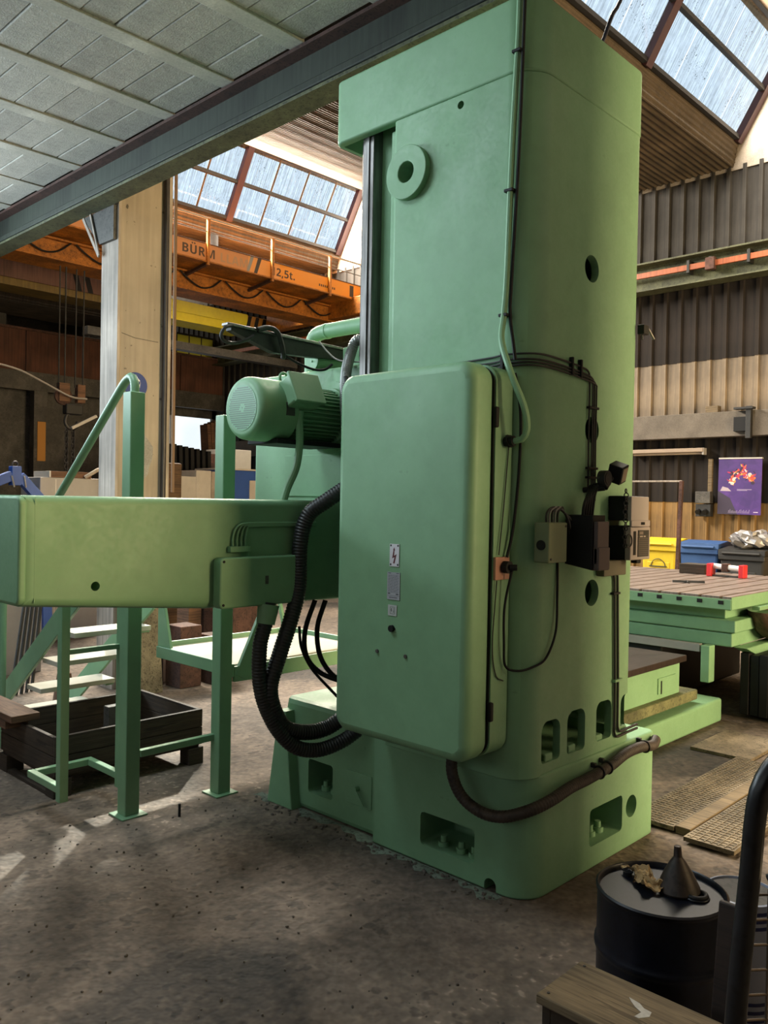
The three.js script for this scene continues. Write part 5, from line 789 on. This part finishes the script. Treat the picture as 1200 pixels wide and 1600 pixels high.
{
  const b = thing('wooden_box', 'weathered wooden box stool with a paint smear at the lower edge', 'box', [-0.93, 0, -1.85]);
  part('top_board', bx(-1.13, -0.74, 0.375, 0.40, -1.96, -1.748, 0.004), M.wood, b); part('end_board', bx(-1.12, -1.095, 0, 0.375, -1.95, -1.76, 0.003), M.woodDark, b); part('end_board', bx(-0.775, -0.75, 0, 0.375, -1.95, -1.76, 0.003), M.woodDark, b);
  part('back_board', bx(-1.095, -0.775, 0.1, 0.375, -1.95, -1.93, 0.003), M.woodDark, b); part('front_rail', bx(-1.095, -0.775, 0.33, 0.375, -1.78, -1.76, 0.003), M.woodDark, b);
  const sm = new THREE.Shape([[-0.05, 0.012], [-0.02, 0.016], [0.0, 0.010], [0.02, 0.014], [0.03, -0.004], [0.022, -0.03], [0.012, -0.034], [0.008, -0.008], [-0.015, -0.004], [-0.035, 0.004]].map(p => new THREE.Vector2(...p)));
  part('paint_smear', exs(sm, 0.001).rotateX(-Math.PI / 2).rotateY(-0.3).translate(-0.915, 0.4, -1.87), mat([0.55, 0.53, 0.5], { rough: 0.6, map: T.block }), b, { label: 'white paint smear' });
  for (const [x, z] of [[-1.108, -1.94], [-1.108, -1.77]]) part('nail', cyl([x, 0.4, z], [x, 0.402, z], 0.004, 8), M.dark, b);
}
{
  const t = thing('hand_trolley', 'dark tube frame trolley with wire mesh at the right edge', 'trolley', [-0.4, 0, -1.65]);
  const blk = mat([0.022, 0.023, 0.03], { rough: 0.35, metal: 0.2, map: T.dirt });
  part('tube_frame', smooth(tube([[-0.575, 0.15, -1.512], [-0.57, 0.5, -1.517], [-0.564, 0.70, -1.522], [-0.558, 0.83, -1.530], [-0.551, 0.95, -1.538], [-0.547, 1.04, -1.543], [-0.540, 1.10, -1.550], [-0.522, 1.145, -1.572], [-0.49, 1.175, -1.61], [-0.42, 1.185, -1.69], [-0.30, 1.185, -1.83], [-0.24, 1.16, -1.90], [-0.22, 1.10, -1.92], [-0.22, 0.6, -1.93], [-0.22, 0.15, -1.93]], 0.0185, { n: 110, rad: 14, tension: 0.4 })), blk, t);
  const at = (u, y) => [lerp(-0.56, -0.22, u), y, lerp(-1.52, -1.93, u)];
  const wires = []; for (let k = 0; k < 15; k++) wires.push(cyl(at(0, 0.28 + k * 0.045), at(1, 0.28 + k * 0.045), 0.0025, 6)); for (let k = 1; k < 10; k++) wires.push(cyl(at(k / 10, 0.25), at(k / 10, 0.92), 0.0025, 6));
  const wm = mat([0.10, 0.075, 0.06], { rough: 0.5, metal: 0.5 }); wires.forEach(w => part('mesh_wire', w, wm, t));
  part('mesh_bracket', bar(at(0.1, 0.93), at(0.5, 0.93), 0.035, 0.01), blk, t); part('cross_bar', cyl(at(0, 0.25), at(1, 0.25), 0.016, 12), blk, t);
  part('deck', bx(-0.62, -0.1, 0.12, 0.15, -1.98, -1.35, 0.006), blk, t); for (const [x, z] of [[-0.55, -1.44], [-0.18, -1.9], [-0.55, -1.9], [-0.18, -1.44]]) part('wheel', cyl([x - 0.02, 0.06, z], [x + 0.02, 0.06, z], 0.06, 20), M.black, t);
}
solo('shovel', 'dark brown shovel shaft leaning between the can and the trolley', 'tool', bar([-0.80, 0, -2.02], [-0.80, 0.62, -2.10], 0.05, 0.018, 0.006), mat([0.05, 0.028, 0.022], { rough: 0.6, map: T.wood }));
solo('brown_board', 'brown board on edge beside the wooden box', 'board', bx(-0.735, -0.70, 0, 0.42, -1.95, -1.5, 0.004), M.woodRed);
// ------------------------------------------------------------------ pale green overspray on the floor along the base
{
  const os = mat([0.36, 0.45, 0.37], { rough: 0.9, map: T.dirt, bump: T.fine, bs: 0.002 });
  const strip = (x0, x1, z, w, n) => { const p = []; for (let i = 0; i <= n; i++) p.push([lerp(x0, x1, i / n), z]); for (let i = n; i >= 0; i--) p.push([lerp(x0, x1, i / n), z - w * (0.45 + 0.16 * Math.sin(i * 0.43 + x0) + 0.2 * Math.sin(i * 0.17) + 0.07 * rnd())]); return exs(new THREE.Shape(p.map(q => new THREE.Vector2(...q))), 0.0015).applyMatrix4(UPZ); };
  solo('paint_overspray', 'pale green paint overspray on the floor along the column base', 'paint stain', strip(-2.72, -1.98, 2.80, 0.10, 90), os);
  solo('paint_overspray', 'pale green paint overspray at the left foot of the base', 'paint stain', strip(-3.62, -2.73, 2.85, 0.10, 90), os);
}
// ------------------------------------------------------------------ grit on the floor
{
  const g = new THREE.IcosahedronGeometry(1, 0), n = 520, im = new THREE.InstancedMesh(g, mat([0.10, 0.085, 0.07], { rough: 0.95 }), n), m = new THREE.Matrix4(), q = new THREE.Quaternion();
  for (let i = 0; i < n; i++) { const near = i < 110; const x = near ? rr(-3.6, -1.9) : rr(-4.6, -0.9), z = near ? -2.78 + Math.abs(rr(-0.12, 0.12) * rr(0, 1)) : rr(-2.6, -0.9), s = near ? rr(0.003, 0.009) : rr(0.0015, 0.006); m.compose(V(x, s * 0.4, z), q.setFromEuler(new THREE.Euler(rr(0, 3), rr(0, 3), 0)), V(s * 1.5, s, s)); im.setMatrixAt(i, m); }
  im.name = 'floor_grit'; im.castShadow = im.receiveShadow = true; im.userData = { kind: 'stuff', label: 'loose grit and chips scattered over the concrete floor', category: 'grit' }; scene.add(im);
}
renderer.render(scene, camera);
